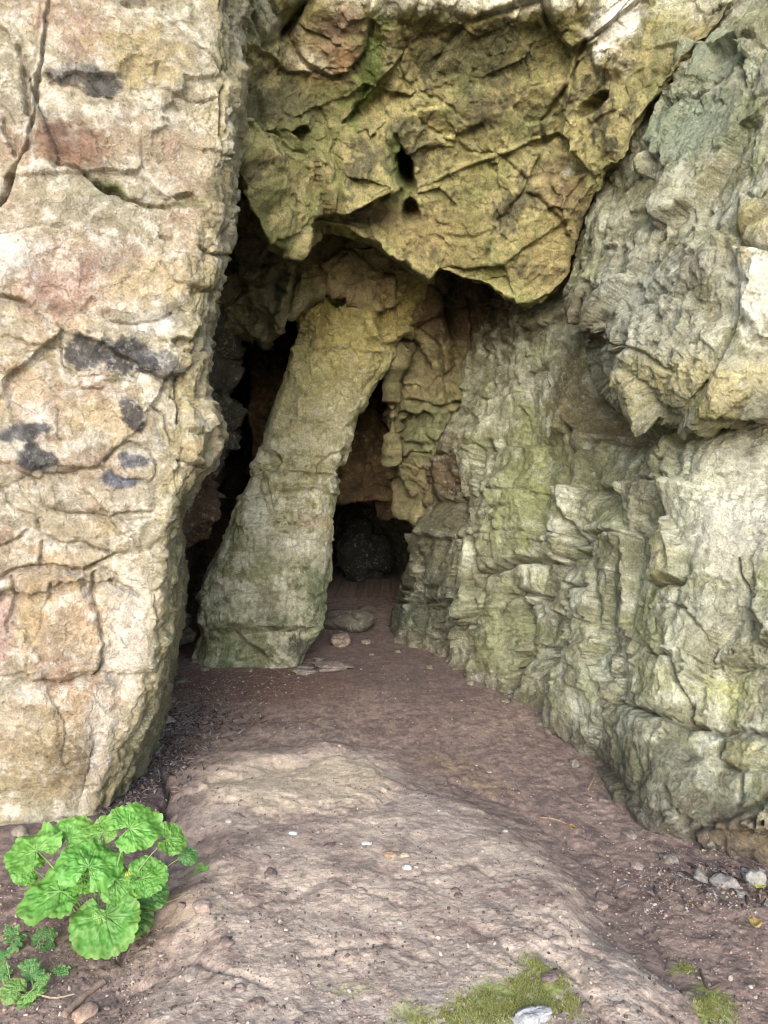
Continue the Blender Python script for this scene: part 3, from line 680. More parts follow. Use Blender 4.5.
CR_R = [([(603, 700), (650, 713), (676, 721), (715, 732), (732, 726), (780, 738)], 3, .065), ([(700, 664), (732, 661), (780, 661)], 2.6, .045), ([(715, 732), (713, 758), (732, 769), (775, 769)], 2.6, .05), ([(629, 711), (631, 741), (637, 767), (640, 801)], 3.2, .07),
        ([(637, 646), (667, 655), (680, 681), (680, 718)], 2.8, .05), ([(612, 655), (609, 698)], 2.4, .04), ([(706, 629), (706, 660)], 2.4, .05), ([(704, 828), (701, 868)], 4, .10), ([(704, 828), (735, 815), (775, 798)], 3.5, .05), ([(653, 585), (690, 586)], 2.6, .07),
        ([(480, 575), (503, 567), (523, 562), (552, 560), (563, 565)], 3, .10), ([(492, 509), (517, 510)], 2, .05), ([(479, 576), (477, 593), (474, 628)], 3.5, .08), ([(497, 596), (515, 590), (540, 599), (555, 596)], 2.8, .06), ([(513, 596), (520, 622), (523, 650), (516, 692)], 4.5, .14), ([(569, 585), (590, 586)], 2, .05),
        ([(395, 602), (443, 602)], 2, .06), ([(416, 606), (408, 640)], 3, .08), ([(446, 555), (441, 599), (426, 645)], 4, .13), ([(474, 628), (464, 672)], 4, .12), ([(480, 536), (480, 573)], 3, .05), ([(486, 440), (489, 479), (483, 522)], 3, .07), ([(458, 460), (452, 520), (446, 556)], 3.5, .10), ([(430, 480), (420, 540), (410, 600)], 3.5, .10),
        ([(563, 559), (580, 550), (586, 536)], 4, .06), ([(574, 600), (570, 640), (560, 690)], 3, .06), ([(548, 600), (545, 650), (534, 690)], 3.2, .07), ([(520, 646), (556, 648), (575, 645)], 2, .04), ([(569, 585), (572, 615)], 2, .03), ([(660, 440), (668, 480), (660, 530)], 3, .05), ([(640, 600), (628, 640), (600, 680)], 3, .04), ([(560, 470), (590, 440), (640, 432)], 4, .06),
        ([(594, 600), (588, 660), (596, 700)], 2.6, .04), ([(740, 560), (750, 600), (746, 640)], 2, .03), ([(660, 600), (690, 610), (705, 632)], 2.2, .03), ([(572, 430), (566, 500), (575, 540)], 4, .07), ([(520, 410), (522, 460), (512, 500)], 3, .05), ([(735, 770), (738, 800)], 3, .05), ([(672, 790), (690, 820)], 3, .04), ([(700, 500), (768, 494)], 1.6, .015)]
def relR(P, x, y):
    M1 = rotM('Y', -14, (.8, 1.2, 1.7)); M2 = rotM('Y', -28, (.8, 1, 1.6))
    bd1 = beds(P, 118, .42, .34, .050, .34, .040, .05, .10, 421, .20, .06)
    bd2 = beds(P, 118, .15, .13, .013, .34, .010, .06, .06, 431, .25, .06)
    a, e, _ = facets(P, .50, .30, .7, .0, .06, .3, M1, 401, .14)
    b, e2, _ = facets(P, .20, .35, .95, .02, .08, .4, M1, 402, .18)
    c, e3, _ = facets(P, .06, .25, .9, .02, .1, .4, None, 403, .3)
    n = fbm(P, .25, 6, 404, .6); r = fbm(P @ M2, .10, 5, 405, .62, True)
    deep = sstep(560, 470, x)
    smooth = sstep(1.25, .6, ell(x, y, 735, 520, 70, 80))
    base_ = sstep(715, 760, y) * sstep(600, 640, x)
    k = 1 - .55 * smooth - .2 * base_
    h = k * (.30 * a + (.12 + .16 * deep) * b + (1 - .5 * sstep(480, 380, y)) * bd1 + .35 * bd2) + (.18 - .08 * smooth) * c + .016 * n + (.009 - .004 * smooth) * r
    h -= 1.45 * crack_d(x, y, CR_R)
    for poly, q, s in [([(655, 583), (688, 584), (692, 548), (672, 520), (662, 545)], .08, 4), ([(480, 480), (560, 470), (600, 500), (565, 560), (520, 562), (482, 572)], .05, 7), ([(670, 440), (768, 420), (900, 420), (900, 580), (700, 582), (668, 520)], .03, 9), ([(704, 828), (760, 806), (860, 790), (860, 960), (700, 960)], .10, 7),
                       ([(683, 668), (708, 664), (706, 716), (684, 715)], .03, 5), ([(718, 735), (775, 740), (775, 766), (735, 766), (717, 756)], .035, 5), ([(606, 704), (650, 716), (713, 735), (716, 770), (768, 775), (768, 860), (640, 830), (590, 770), (592, 715)], .03, 8), ([(480, 602), (512, 598), (518, 650), (512, 700), (470, 690)], .05, 6)]:
        h += q * poly_mask(x, y, poly, s)
    h -= .10 * sstep(1.2, .4, ell(x, y, 620, 420, 50, 22, 15))
    return h, (n, r, e2)
def colR(P, x, y, h, aux):
    n, r, e = aux
    a = fbm(P, .5, 5, 411); b = fbm(P, .12, 6, 412, .65); c = fbm(P, .25, 5, 413, .6); d = fbm(P, .04, 4, 414, .6); s_ = fbm(P @ rotM('Y', -20, (.6, 1, 3)), .12, 5, 415)
    col = np.tile(pal(150, 147, 122), (len(x), 1)).astype(np.float32)
    col = mixc(col, pal(190, 187, 174), sstep(-.15, .35, b + .4 * s_) * .75)
    col = mixc(col, pal(134, 136, 88), sstep(-.1, .4, c + .3 * s_) * .7)
    col = mixc(col, pal(138, 126, 108), sstep(.1, .5, -b + .3 * a) * .6)
    col = mixc(col, pal(104, 98, 74), sstep(.05, .35, -s_ + .3 * d) * .4)
    for cx, cy, rx, ry, ro, cc, s in [(735, 500, 60, 70, 0, (194, 188, 180), .75), (700, 480, 24, 50, 10, (176, 174, 150), .5), (735, 555, 30, 16, 0, (176, 162, 148), .3), (735, 615, 40, 30, 0, (178, 174, 160), .6), (672, 560, 18, 30, 0, (168, 158, 112), .7), (625, 560, 36, 26, 0, (136, 132, 100), .6),
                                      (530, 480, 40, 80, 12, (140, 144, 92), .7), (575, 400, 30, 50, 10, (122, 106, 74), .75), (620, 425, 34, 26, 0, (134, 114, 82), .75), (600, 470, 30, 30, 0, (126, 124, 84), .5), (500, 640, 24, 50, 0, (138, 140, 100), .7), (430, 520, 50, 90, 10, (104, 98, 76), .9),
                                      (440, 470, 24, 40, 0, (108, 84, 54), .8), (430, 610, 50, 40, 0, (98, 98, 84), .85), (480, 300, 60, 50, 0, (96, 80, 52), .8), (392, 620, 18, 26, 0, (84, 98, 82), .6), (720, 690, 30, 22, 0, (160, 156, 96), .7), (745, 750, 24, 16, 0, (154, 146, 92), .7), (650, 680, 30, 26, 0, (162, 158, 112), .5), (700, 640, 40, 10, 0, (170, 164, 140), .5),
                                      (610, 760, 30, 50, 20, (118, 114, 88), .7), (670, 790, 50, 50, 20, (112, 108, 96), .75), (750, 840, 50, 34, 0, (134, 112, 94), .85), (690, 850, 60, 20, 25, (104, 90, 82), .7), (770, 700, 30, 60, 0, (158, 152, 132), .5), (645, 500, 16, 40, 0, (126, 118, 96), .6), (700, 430, 40, 10, -5, (184, 180, 140), .7), (760, 410, 30, 8, -8, (140, 150, 80), .7)]:
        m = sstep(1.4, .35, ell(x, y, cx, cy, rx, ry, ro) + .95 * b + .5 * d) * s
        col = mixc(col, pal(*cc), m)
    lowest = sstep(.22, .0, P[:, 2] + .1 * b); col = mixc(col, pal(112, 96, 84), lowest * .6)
    return 1.12 * col * np.array([1, 1.02, .95], np.float32) * (0.90 + .2 * r[:, None])
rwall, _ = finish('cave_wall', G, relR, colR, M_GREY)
tag(rwall, 'grey green jointed rock wall along the right side of the cave', 'cave wall', kind='structure')

# ================================================================== LEANING PILLAR
pr = [(120, 350, 500, 5.75), (200, 330, 478, 5.45), (245, 318, 455, 5.42), (275, 310, 440, 5.4), (300, 304, 430, 5.38), (325, 299, 420, 5.38), (345, 294, 406, 5.38), (385, 284, 378, 5.38), (430, 270, 357, 5.36), (470, 255, 347, 5.33), (500, 240, 341, 5.3),
      (545, 222, 337, 5.25), (575, 205, 335, 5.22), (610, 197, 330, 5.2), (640, 191, 323, 5.2), (668, 187, 314, 5.22), (740, 184, 304, 5.25)]
A = np.array(pr, float)
yy = np.linspace(A[0, 0], A[-1, 0], 640)
nt_ = 720
th = np.linspace(0, 2 * np.pi, nt_, endpoint=False)
def spl(col): return cr_resample(np.interp(np.linspace(A[0, 0], A[-1, 0], 60), A[:, 0], A[:, col])[:, None], 640, 0)[:, 0]
xl, xr, df = spl(1), spl(2) - 6, spl(3)
ct, st = np.cos(th), np.sin(th)
sx = np.sign(ct) * np.abs(ct) ** .48; sy = np.sign(st) * np.abs(st) ** .48
cxp = (xl + xr) / 2; hw = (xr - xl) / 2
thick = .42
dd = df[:, None] + thick * (1 - sy[None, :]) - .0
G = at(cxp[:, None] + hw[:, None] * sx[None, :] * (df[:, None] + thick * .6) / dd, np.repeat(yy[:, None], nt_, 1), dd)
CR_P = [([(240, 500), (275, 490), (310, 486), (340, 494)], 2.2, .04), ([(256, 474), (280, 470), (345, 474)], 2.2, .05), ([(222, 538), (260, 533), (337, 540)], 2, .03), ([(206, 596), (210, 618), (232, 622), (330, 628)], 2.4, .04), ([(296, 350), (330, 345), (380, 352)], 3, .05), ([(262, 450), (256, 470)], 3, .04),
        ([(214, 640), (206, 610), (200, 590)], 3.5, .07), ([(318, 335), (345, 330), (372, 300), (420, 296)], 3, .06), ([(245, 510), (240, 560), (260, 600)], 2, .02), ([(330, 320), (322, 300), (340, 270)], 3, .05), ([(345, 265), (380, 262), (410, 275)], 3, .06), ([(412, 330), (395, 340), (360, 338)], 3.5, .06)]
def relP(P, x, y):
    M1 = rotM('Y', 18, (.9, 1, 1.4))
    a, e, _ = facets(P, .42, .35, .6, .0, .05, .4, M1, 501, .2)
    b, e2, _ = facets(P, .16, .35, .8, .04, .08, .5, M1, 502, .2)
    c, e3, _ = facets(P, .06, .4, .8, .03, .1, .5, None, 503, .25)
    n = fbm(P, .25, 6, 504, .6); r = fbm(P, .1, 5, 505, .6, True)
    up = sstep(360, 300, y)
    h = (.20 + .3 * up) * a + (.16 + .2 * up) * b + .16 * c + .012 * n + .006 * r + .25 * beds(P, 5, .45, .5, .02, .2, .03, .04, -.12, 521) + .12 * beds(P, 5, .16, .2, .007, .25, .006, .08, -.1, 531, .5) - .6 * crack_d(x, y, CR_P)
    h += .06 * sstep(1.1, .6, ell(x, y, 272, 462, 10, 12)) + .05 * sstep(1.1, .6, ell(x, y, 343, 473, 7, 9)) + .06 * poly_mask(x, y, [(330, 275), (400, 268), (422, 300), (405, 330), (350, 328), (325, 305)], 8) + .05 * poly_mask(x, y, [(190, 625), (235, 630), (315, 632), (318, 700), (184, 700)], 5)
    return h, (n, r, e2)
def colP(P, x, y, h, aux):
    n, r, e = aux
    a = fbm(P, .5, 5, 511); b = fbm(P, .12, 6, 512, .65); c = fbm(P, .25, 5, 513, .6); d = fbm(P, .04, 4, 514, .6)
    col = np.tile(pal(158, 152, 112), (len(x), 1)).astype(np.float32)
    g = sstep(430, 640, y + 60 * b)
    col = mixc(col, pal(132, 136, 104), g * .9)
    col = mixc(col, pal(164, 148, 78), sstep(430, 300, y + 60 * b) * .85)
    col = mixc(col, pal(182, 178, 158), sstep(.0, .35, b + .3 * r) * .7 * sstep(380, 470, y))
    col = mixc(col, pal(112, 128, 86), sstep(.0, .45, c) * .6 * g)
    col = mixc(col, pal(106, 96, 66), sstep(.1, .45, -b + .3 * d) * .5)
    for cx, cy, rx, ry, ro, cc, s in [(258, 515, 12, 24, 0, (186, 186, 172), .7), (300, 545, 30, 16, 0, (184, 180, 166), .6), (312, 520, 16, 7, 0, (160, 138, 112), .7), (320, 595, 18, 40, 0, (112, 126, 94), .55), (270, 605, 20, 18, 0, (126, 120, 104), .5), (300, 650, 16, 14, 0, (92, 88, 82), .7), (230, 650, 40, 14, 0, (116, 124, 84), .6), (262, 398, 4, 6, 0, (90, 86, 74), .8), (343, 470, 7, 10, 0, (104, 96, 78), .7), (310, 430, 30, 22, 0, (160, 150, 116), .5)]:
        m = sstep(1.4, .35, ell(x, y, cx, cy, rx, ry, ro) + .95 * b + .5 * d) * s
        col = mixc(col, pal(*cc), m)
    return 1.18 * col * (0.92 + .16 * r[:, None])  # pillar colour lightened to stand in for light it lacks inside the mouth
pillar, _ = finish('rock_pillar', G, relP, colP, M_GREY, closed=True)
tag(pillar, 'leaning greenish limestone pillar standing in the middle of the cave mouth', 'rock pillar', kind='structure')

# ================================================================== INNER ARCH behind pillar
ib = [(60, 330, 5.5), (150, 335, 5.5), (190, 330, 5.5), (235, 336, 5.5), (265, 342, 5.5), (286, 320, 5.3), (312, 296, 5.34), (345, 292, 5.36), (385, 318, 5.42), (392, 350, 5.6), (392, 396, 5.75), (395, 455, 6.0), (404, 492, 6.1), (420, 500, 6.05), (440, 505, 5.95), (458, 466, 5.95), (478, 440, 5.9), (500, 415, 5.9), (530, 385, 5.9), (580, 350, 5.8), (640, 320, 5.7)]
G = []
for t in [0, .2, .4, .6, .8, .92, 1, 'a', 'b', 'c']:
    row = []
    for bx, by, bd in ib:
        ty = 120; td = 5.0 + .3 * sstep(440, 560, np.float64(bx)) - .25 * sstep(300, 200, np.float64(bx)) + .1 * np.exp(-((bx - 385) / 70) ** 2)
        if t == 'a': p = (bx + (6 if 380 < bx < 412 else 0), by - 6, bd + .3)
        elif t == 'b': p = (bx + (14 if 380 < bx < 412 else 0), by - 30, bd + .9)
        elif t == 'c': p = (bx + (20 if 380 < bx < 412 else 0), by - 60, bd + 1.6)
        else: p = (bx, ty + (by - ty) * t, td + (bd - td) * t ** .9)
        row.append(p)
    G.append(row)
G = dense(grid_from_px(G), 420, 520)
CR_I = [([(300, 270), (288, 300), (284, 335)], 4, .09), ([(232, 290), (260, 285), (292, 296)], 3, .05), ([(420, 330), (440, 350), (450, 400)], 4, .08), ([(410, 400), (440, 408), (470, 400)], 4, .08), ([(400, 440), (430, 445), (460, 440)], 4, .08), ([(470, 300), (480, 350), (500, 380)], 4, .08), ([(455, 280), (448, 310), (460, 335)], 7, .25), ([(520, 320), (530, 345), (560, 350)], 4, .1), ([(226, 250), (250, 262), (285, 262)], 3, .05)]
def relI(P, x, y):
    M1 = rotM('Y', 20, (1, 1, .9))
    a, e, _ = facets(P, .45, .9, .9, .06, .06, .45, M1, 601, .18)
    b, e2, _ = facets(P, .2, .5, 1.1, .02, .08, .25, M1, 602, .10)
    c, e3, _ = facets(P, .07, .5, .9, .04, .1, .5, None, 603, .25)
    n = fbm(P, .25, 5, 604, .6); r = fbm(P, .1, 4, 605, .6, True)
    h = .40 * a + .26 * b + .22 * c + .04 * n + .010 * r - crack_d(x, y, CR_I)
    return h, (n, r, e2)
def colI(P, x, y, h, aux):
    n, r, e = aux
    a = fbm(P, .5, 5, 611); b = fbm(P, .12, 5, 612, .65); c = fbm(P, .25, 5, 613, .6)
    col = np.tile(pal(140, 122, 62), (len(x), 1)).astype(np.float32)
    col = mixc(col, pal(166, 152, 84), sstep(-.1, .4, b) * .7)
    col = mixc(col, pal(112, 112, 60), sstep(-.1, .4, c) * .7)
    col = mixc(col, pal(104, 72, 36), sstep(.0, .5, -a + .4 * b) * .6)
    for cx, cy, rx, ry, ro, cc, s in [(430, 430, 34, 34, 0, (118, 130, 66), .7), (255, 290, 40, 50, 0, (128, 124, 84), .8), (455, 310, 40, 40, 0, (100, 66, 34), .8), (470, 400, 30, 30, 0, (136, 128, 56), .6), (540, 340, 30, 26, 0, (96, 74, 40), .8)]:
        m = sstep(1.3, .6, ell(x, y, cx, cy, rx, ry, ro) + .6 * b) * s
        col = mixc(col, pal(*cc), m)
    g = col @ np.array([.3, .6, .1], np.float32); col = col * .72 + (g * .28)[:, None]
    return col * (1.15 + .45 * sstep(1.4, .4, ell(x, y, 365, 300, 75, 45))[:, None])  # light painted in: colour raised against the roof's shade, most around the pillar top
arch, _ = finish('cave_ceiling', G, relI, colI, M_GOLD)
tag(arch, 'dim olive blocky ceiling rocks behind and above the leaning pillar', 'cave ceiling', kind='structure')

# back wall of the alcove above the low passage
al = [(250, 470, 6.9), (320, 500, 6.8), (345, 503, 6.75), (370, 500, 6.75), (395, 504, 6.75), (430, 508, 6.7), (480, 500, 6.6)]
G = []
for t in [0, .35, .7, .9, 1, 'a', 'b', 'c']:
    row = []
    for bx, by, bd in al:
        if t == 'a': p = (bx, by - 3, bd + .3)
        elif t == 'b': p = (bx, by - 12, bd + 1.0)
        elif t == 'c': p = (bx, by - 30, bd + 2.2)
        else: p = (bx, 330 + (by - 330) * t, 6.75 + (bd - .15 - 6.75) * t)
        row.append(p)
    G.append(row)
G = dense(grid_from_px(G), 200, 220)
def colA(P, x, y, h, aux):
    b = fbm(P, .12, 5, 712, .65); c = fbm(P, .3, 5, 713)
    col = np.tile(pal(92, 72, 44), (len(x), 1)).astype(np.float32)
    col = mixc(col, pal(116, 96, 56), sstep(-.1, .4, b) * .7)
    return mixc(col, pal(62, 46, 28), sstep(-.1, .4, c) * .7)
alcove, _ = finish('alcove_wall', G, relI, colA, M_GOLD)
tag(alcove, 'rusty brown back wall of the alcove above the low dark passage', 'cave wall', kind='structure')

# the dark chamber behind and the left passage
def chamber():
    nu, nv = 320, 460
    y0, y1 = 4.9, 10.2
    u = np.linspace(0, 1, nu)[:, None]; v = np.linspace(0, 2 * np.pi, nv)[None, :]
    yy_ = y0 + (y1 - y0) * np.sin(u * np.pi / 2)
    k = np.cos(u * np.pi / 2) ** .35
    cx = -.35 + 0 * v
    X = cx + 2.2 * k * np.sign(np.cos(v)) * np.abs(np.cos(v)) ** .7
    Z = .9 + 2.7 * k * np.sign(np.sin(v)) * np.abs(np.sin(v)) ** .7
    return np.stack([X, yy_ + 0 * v, Z], -1)
def relC(P, x, y):
    a, e, _ = facets(P, .7, .8, .9, .05, .06, .45, None, 801, .18)
    b, e2, _ = facets(P, .25, .7, .9, .06, .08, .5, None, 802, .2)
    n = fbm(P, .3, 5, 804, .6)
    return .5 * a + .6 * b + .1 * n, (n, n, e)
def colC(P, x, y, h, aux):
    b = fbm(P, .15, 4, 812, .65)
    col = np.tile(pal(96, 88, 70), (len(x), 1)).astype(np.float32)
    col = mixc(col, pal(70, 72, 62), sstep(-.2, .3, b) * .7)
    return mixc(col, pal(110, 74, 50), sstep(1.3, .5, ell(x, y, 205, 520, 30, 60) + .4 * b) * .7)
cham, _ = finish('cave_chamber', chamber(), relC, colC, M_GREY)
tag(cham, 'dark inner cave chamber seen through the gaps behind the pillar', 'cave chamber', kind='structure')

# slanting rock wall inside the left passage
lw = [[(140, 200, 4.6), (170, 200, 4.7), (212, 200, 4.9), (225, 200, 6.2), (200, 200, 7.6)],
      [(140, 330, 4.6), (175, 330, 4.75), (226, 330, 5.2), (236, 330, 6.4), (210, 330, 7.6)],
      [(140, 430, 4.6), (170, 430, 4.75), (212, 430, 5.2), (222, 430, 6.4), (200, 430, 7.6)],
      [(130, 520, 4.6), (150, 520, 4.75), (190, 520, 5.3), (200, 520, 6.4), (180, 520, 7.6)],
      [(120, 600, 4.6), (140, 600, 4.75), (170, 600, 5.5), (178, 600, 6.4), (160, 600, 7.6)],
      [(110, 700, 4.6), (130, 700, 4.75), (160, 700, 5.5), (170, 690, 6.4), (150, 690, 7.6)]]
G = dense(grid_from_px(lw), 320, 200)
lwall, _ = finish('passage_wall', G, relI, colC, M_GREY)
tag(lwall, 'dark brown rock wall inside the narrow left passage beside the buttress', 'cave wall', kind='structure')

# hillside that closes the cliff behind and above
def hill():
    xs = np.linspace(-1, 1, 140)[None, :]; ts = np.linspace(0, 1, 100)[:, None]
    X = 9.0 * xs * (1 + .6 * ts); Y = 4.9 + 26 * ts + 0 * X; Z = 7.4 + 6 * ts - 9.5 * np.abs(xs) ** 6 * (1 - 0 * ts) + 0 * X
    return np.stack([X, Y, Z], -1)
def relH(P, x, y):
    n = fbm(P, 2.5, 5, 901, .55); return .5 * n, (n, n, n)
def colH(P, x, y, h, aux):
    return mixc(np.tile(pal(96, 104, 66), (len(x), 1)).astype(np.float32), pal(120, 112, 88), sstep(-.2, .3, aux[0]))
hl, _ = finish('hillside', hill(), relH, colH, M_DIRT)
tag(hl, 'earth and grass hillside above the cliff', 'hillside', kind='structure')
#--PART3--

# ================================================================== SMALLER THINGS
def attr_mesh(name, V, Fc, col, mat, smooth=True, parent=None):
    me = bpy.data.meshes.new(name); me.from_pydata([tuple(v) for v in V], [], Fc); me.update()
    a = me.color_attributes.new('rock_colour', 'FLOAT_COLOR', 'POINT')
    c4 = np.ones((len(V), 4), np.float32); c4[:, :3] = np.clip(col, .003, .9); a.data.foreach_set('color', c4.ravel())
    me.polygons.foreach_set('use_smooth', np.full(len(me.polygons), smooth))
    me.materials.append(mat)
    o = bpy.data.objects.new(name, me); C.objects.link(o)
    if parent: o.parent = parent
    return o
M_STONE = rock_mat('loose_stone', .8, .5, specks=.3, vein=(.55, .52, .48), veinamt=.3, crack=.3)
def ico(sub):
    bm = bmesh.new(); bmesh.ops.create_icosphere(bm, subdivisions=sub, radius=1)
    V = np.array([v.co[:] for v in bm.verts], np.float32); Fc = [tuple(v.index for v in f.verts) for f in bm.faces]; bm.free()
    return V, Fc
ICO = {k: ico(k) for k in (1, 2, 3, 5)}
def rock_obj(name, loc, size, col, seed, sub=5, rot=0.0, rough=.5, sink=.35, tilt=0.0):
    V, Fc = ICO[sub]
    Q = V + seed * 3.7
    h, _, _ = facets(Q, 1.1, .5, .9, .03, .06, .4, None, seed % 50 + 900, .2)
    h2 = fbm(Q, .5, 4, seed % 50 + 30, .6)
    V2 = V * (1 + rough * h + .22 * rough * h2)[:, None]
    V2 = V2 * np.array(size, np.float32) * .5
    t = math.radians(tilt); c, s = math.cos(t), math.sin(t)
    V2 = np.stack([V2[:, 0] * c + V2[:, 2] * s, V2[:, 1], -V2[:, 0] * s + V2[:, 2] * c], -1)
    a = math.radians(rot); c, s = math.cos(a), math.sin(a)
    V2 = np.stack([V2[:, 0] * c - V2[:, 1] * s, V2[:, 0] * s + V2[:, 1] * c, V2[:, 2]], -1)
    V2[:, 2] += size[2] * (.5 - sink)
    n = fbm(Q, .6, 4, seed % 50 + 60)
    cc = pal(*col)[None] * (1 + .35 * n[:, None])
    o = attr_mesh(name, V2, Fc, cc, M_STONE, True)
    o.location = tuple(loc)
    return o
def px_size(w, p): return w * p[1] / F

p = at(358, 612, 8.8)
tag(rock_obj('boulder', (p[0], 9.0, 0), (.62, .5, .85), (50, 50, 44), 3, rot=20, sink=.15, rough=1.0), 'dark rounded boulder lying deep inside the low dark passage', 'boulder')
p = gpx(350, 628); tag(rock_obj('boulder', p, (.50, .40, .22), (96, 90, 78), 5, rot=-10, sink=.25), 'low flat rock forming a step at the mouth of the dark passage', 'boulder')
p = gpx(341, 645); tag(rock_obj('stone', p, (.17, .14, .12), (140, 124, 110), 8, rot=30, sink=.2), 'brown wedge shaped stone lying beside the foot of the pillar', 'stone')
p = gpx(366, 643); tag(rock_obj('stone', p, (.09, .07, .05), (126, 112, 100), 9, sub=3), 'small stone on the passage floor right of the wedge shaped stone', 'stone')
p = gpx(334, 668); tag(rock_obj('stone', p, (.26, .2, .06), (138, 124, 114), 10, rot=10), 'thin flat slab of broken rock at the right foot of the pillar', 'stone')
p = gpx(303, 672); tag(rock_obj('stone', p, (.20, .16, .06), (130, 120, 108), 12, rot=-20), 'flat grey broken rock against the base of the pillar', 'stone')
p = gpx(755, 884); tag(rock_obj('stone', p, (.075, .06, .06), (170, 166, 154), 14, sub=3, sink=.2), 'angular pale grey stone at the foot of the right wall', 'stone')
p = gpx(407, 868); tag(rock_obj('pebble', p, (.034, .026, .016), (226, 216, 200), 15, sub=3, rough=.2), 'white oval pebble in the middle of the worn hump', 'pebble')
p = gpx(405, 856); tag(rock_obj('pebble', p, (.036, .026, .018), (196, 176, 146), 16, sub=3, rough=.2), 'cream pebble just behind the white oval one', 'pebble')
p = gpx(390, 855); tag(rock_obj('pebble', p, (.05, .036, .018), (186, 152, 120), 17, sub=3, rough=.25), 'flat orange tan pebble left of the cream one', 'pebble')
p = gpx(293, 834); tag(rock_obj('pebble', p, (.034, .02, .015), (226, 222, 216), 18, sub=3, rough=.3), 'small white stone chip below the pale slab', 'pebble')
p = gpx(367, 844); tag(rock_obj('pebble', p, (.038, .024, .014), (214, 206, 196), 19, sub=3, rough=.3), 'off white flat stone chip left of the tan pebble', 'pebble')
p = gpx(203, 908); tag(rock_obj('stone', p, (.055, .048, .036), (176, 154, 140), 20, sub=3, rough=.3), 'rounded pinkish stone right of the green leafy plant', 'stone')
p = gpx(86, 1014); tag(rock_obj('stone', p, (.05, .07, .03), (186, 156, 132), 21, sub=3, rough=.3, rot=-30), 'tan stone beside the broken stick near the bottom edge', 'stone')
p = gpx(535, 1018); tag(rock_obj('stone', p, (.085, .05, .035), (186, 184, 182), 22, rough=.4, rot=20), 'pale grey stone poking out of the moss', 'stone')
p = gpx(229, 822); tag(rock_obj('pebble', p, (.03, .026, .02), (200, 186, 168), 23, sub=3, rough=.3), 'pale pebble just under the left end of the pale slab', 'pebble')
p = gpx(156, 738); tag(rock_obj('stone', p, (.08, .06, .05), (178, 172, 172), 24, sub=3, rough=.5), 'pale grey stone on the litter beside the buttress foot', 'stone')
p = gpx(181, 908); tag(rock_obj('stone', p, (.03, .03, .025), (150, 130, 118), 25, sub=3, rough=.4), 'small brown stone just left of the rounded pinkish stone', 'stone')

# pebbles one could count
protos = []
base_peb = None
for k in range(46):
    if k < 26: px_, py_ = R.uniform(210, 600), R.uniform(800, 1010)
    elif k < 36: px_, py_ = R.uniform(170, 520), R.uniform(672, 730)
    else: px_, py_ = R.uniform(600, 767), R.uniform(870, 1015)
    p = gpx(px_, py_)
    q = R.uniform(.010, .022)
    if k < 5:
        o = rock_obj('pebble', p, (q, q * R.uniform(.6, .9), q * .6), R.choice([(200, 188, 172), (184, 160, 140), (160, 144, 132)]), 40 + k, sub=2, rough=.4)
        protos.append(o)
    else:
        o = protos[k % 5].copy(); C.objects.link(o); o.location = tuple(p); o.rotation_euler = (0, 0, R.uniform(0, 6.28)); z = R.uniform(.7, 1.2); o.scale = (z, z, z)
    tag(o, 'tiny pale pebble scattered on the trodden brown floor', 'pebble', 'tiny pebbles scattered on the floor')

# ------------------------------------------------------------------ loose stuff merged: crumbs, litter, moss
def scatter(name, pts, sizes, cols, shape, mat, seed):
    """many tiny bits as one object"""
    r = np.random.default_rng(seed)
    Vb, Fb = shape
    Vb = np.asarray(Vb, np.float32); nv = len(Vb); N = len(pts)
    Fa = np.asarray(Fb, np.int32)
    ax = r.normal(size=(N, 3)); ax /= np.linalg.norm(ax, axis=1, keepdims=True); an = r.uniform(0, 6.28, N)
    K_ = np.zeros((N, 3, 3)); K_[:, 0, 1] = -ax[:, 2]; K_[:, 0, 2] = ax[:, 1]; K_[:, 1, 0] = ax[:, 2]; K_[:, 1, 2] = -ax[:, 0]; K_[:, 2, 0] = -ax[:, 1]; K_[:, 2, 1] = ax[:, 0]
    Rm = np.eye(3)[None] + np.sin(an)[:, None, None] * K_ + (1 - np.cos(an))[:, None, None] * (K_ @ K_)
    return Vb, Fa, Rm, r
def build_merged(name, V, Fa, col, mat):
    me = bpy.data.meshes.new(name); k = Fa.shape[1]
    me.vertices.add(len(V)); me.vertices.foreach_set('co', V.astype(np.float32).ravel())
    me.loops.add(Fa.size); me.loops.foreach_set('vertex_index', Fa.astype(np.int32).ravel())
    me.polygons.add(len(Fa)); me.polygons.foreach_set('loop_start', np.arange(0, Fa.size, k, dtype=np.int32)); me.update(calc_edges=True)
    a = me.color_attributes.new('rock_colour', 'FLOAT_COLOR', 'POINT'); c4 = np.ones((len(V), 4), np.float32); c4[:, :3] = np.clip(col, .003, .9); a.data.foreach_set('color', c4.ravel())
    me.materials.append(mat); o = bpy.data.objects.new(name, me); C.objects.link(o); return o
def px_points(n, fn, r):
    out = []
    while len(out) < n:
        q = fn(r)
        p_ = on_z(q[0], q[1], .08); x_, y_ = p_[0], p_[1]
        p_ = on_z(q[0], q[1], float(gz(x_, y_))); out.append((p_[0], p_[1], float(gz(p_[0], p_[1]))))
    return np.array(out)
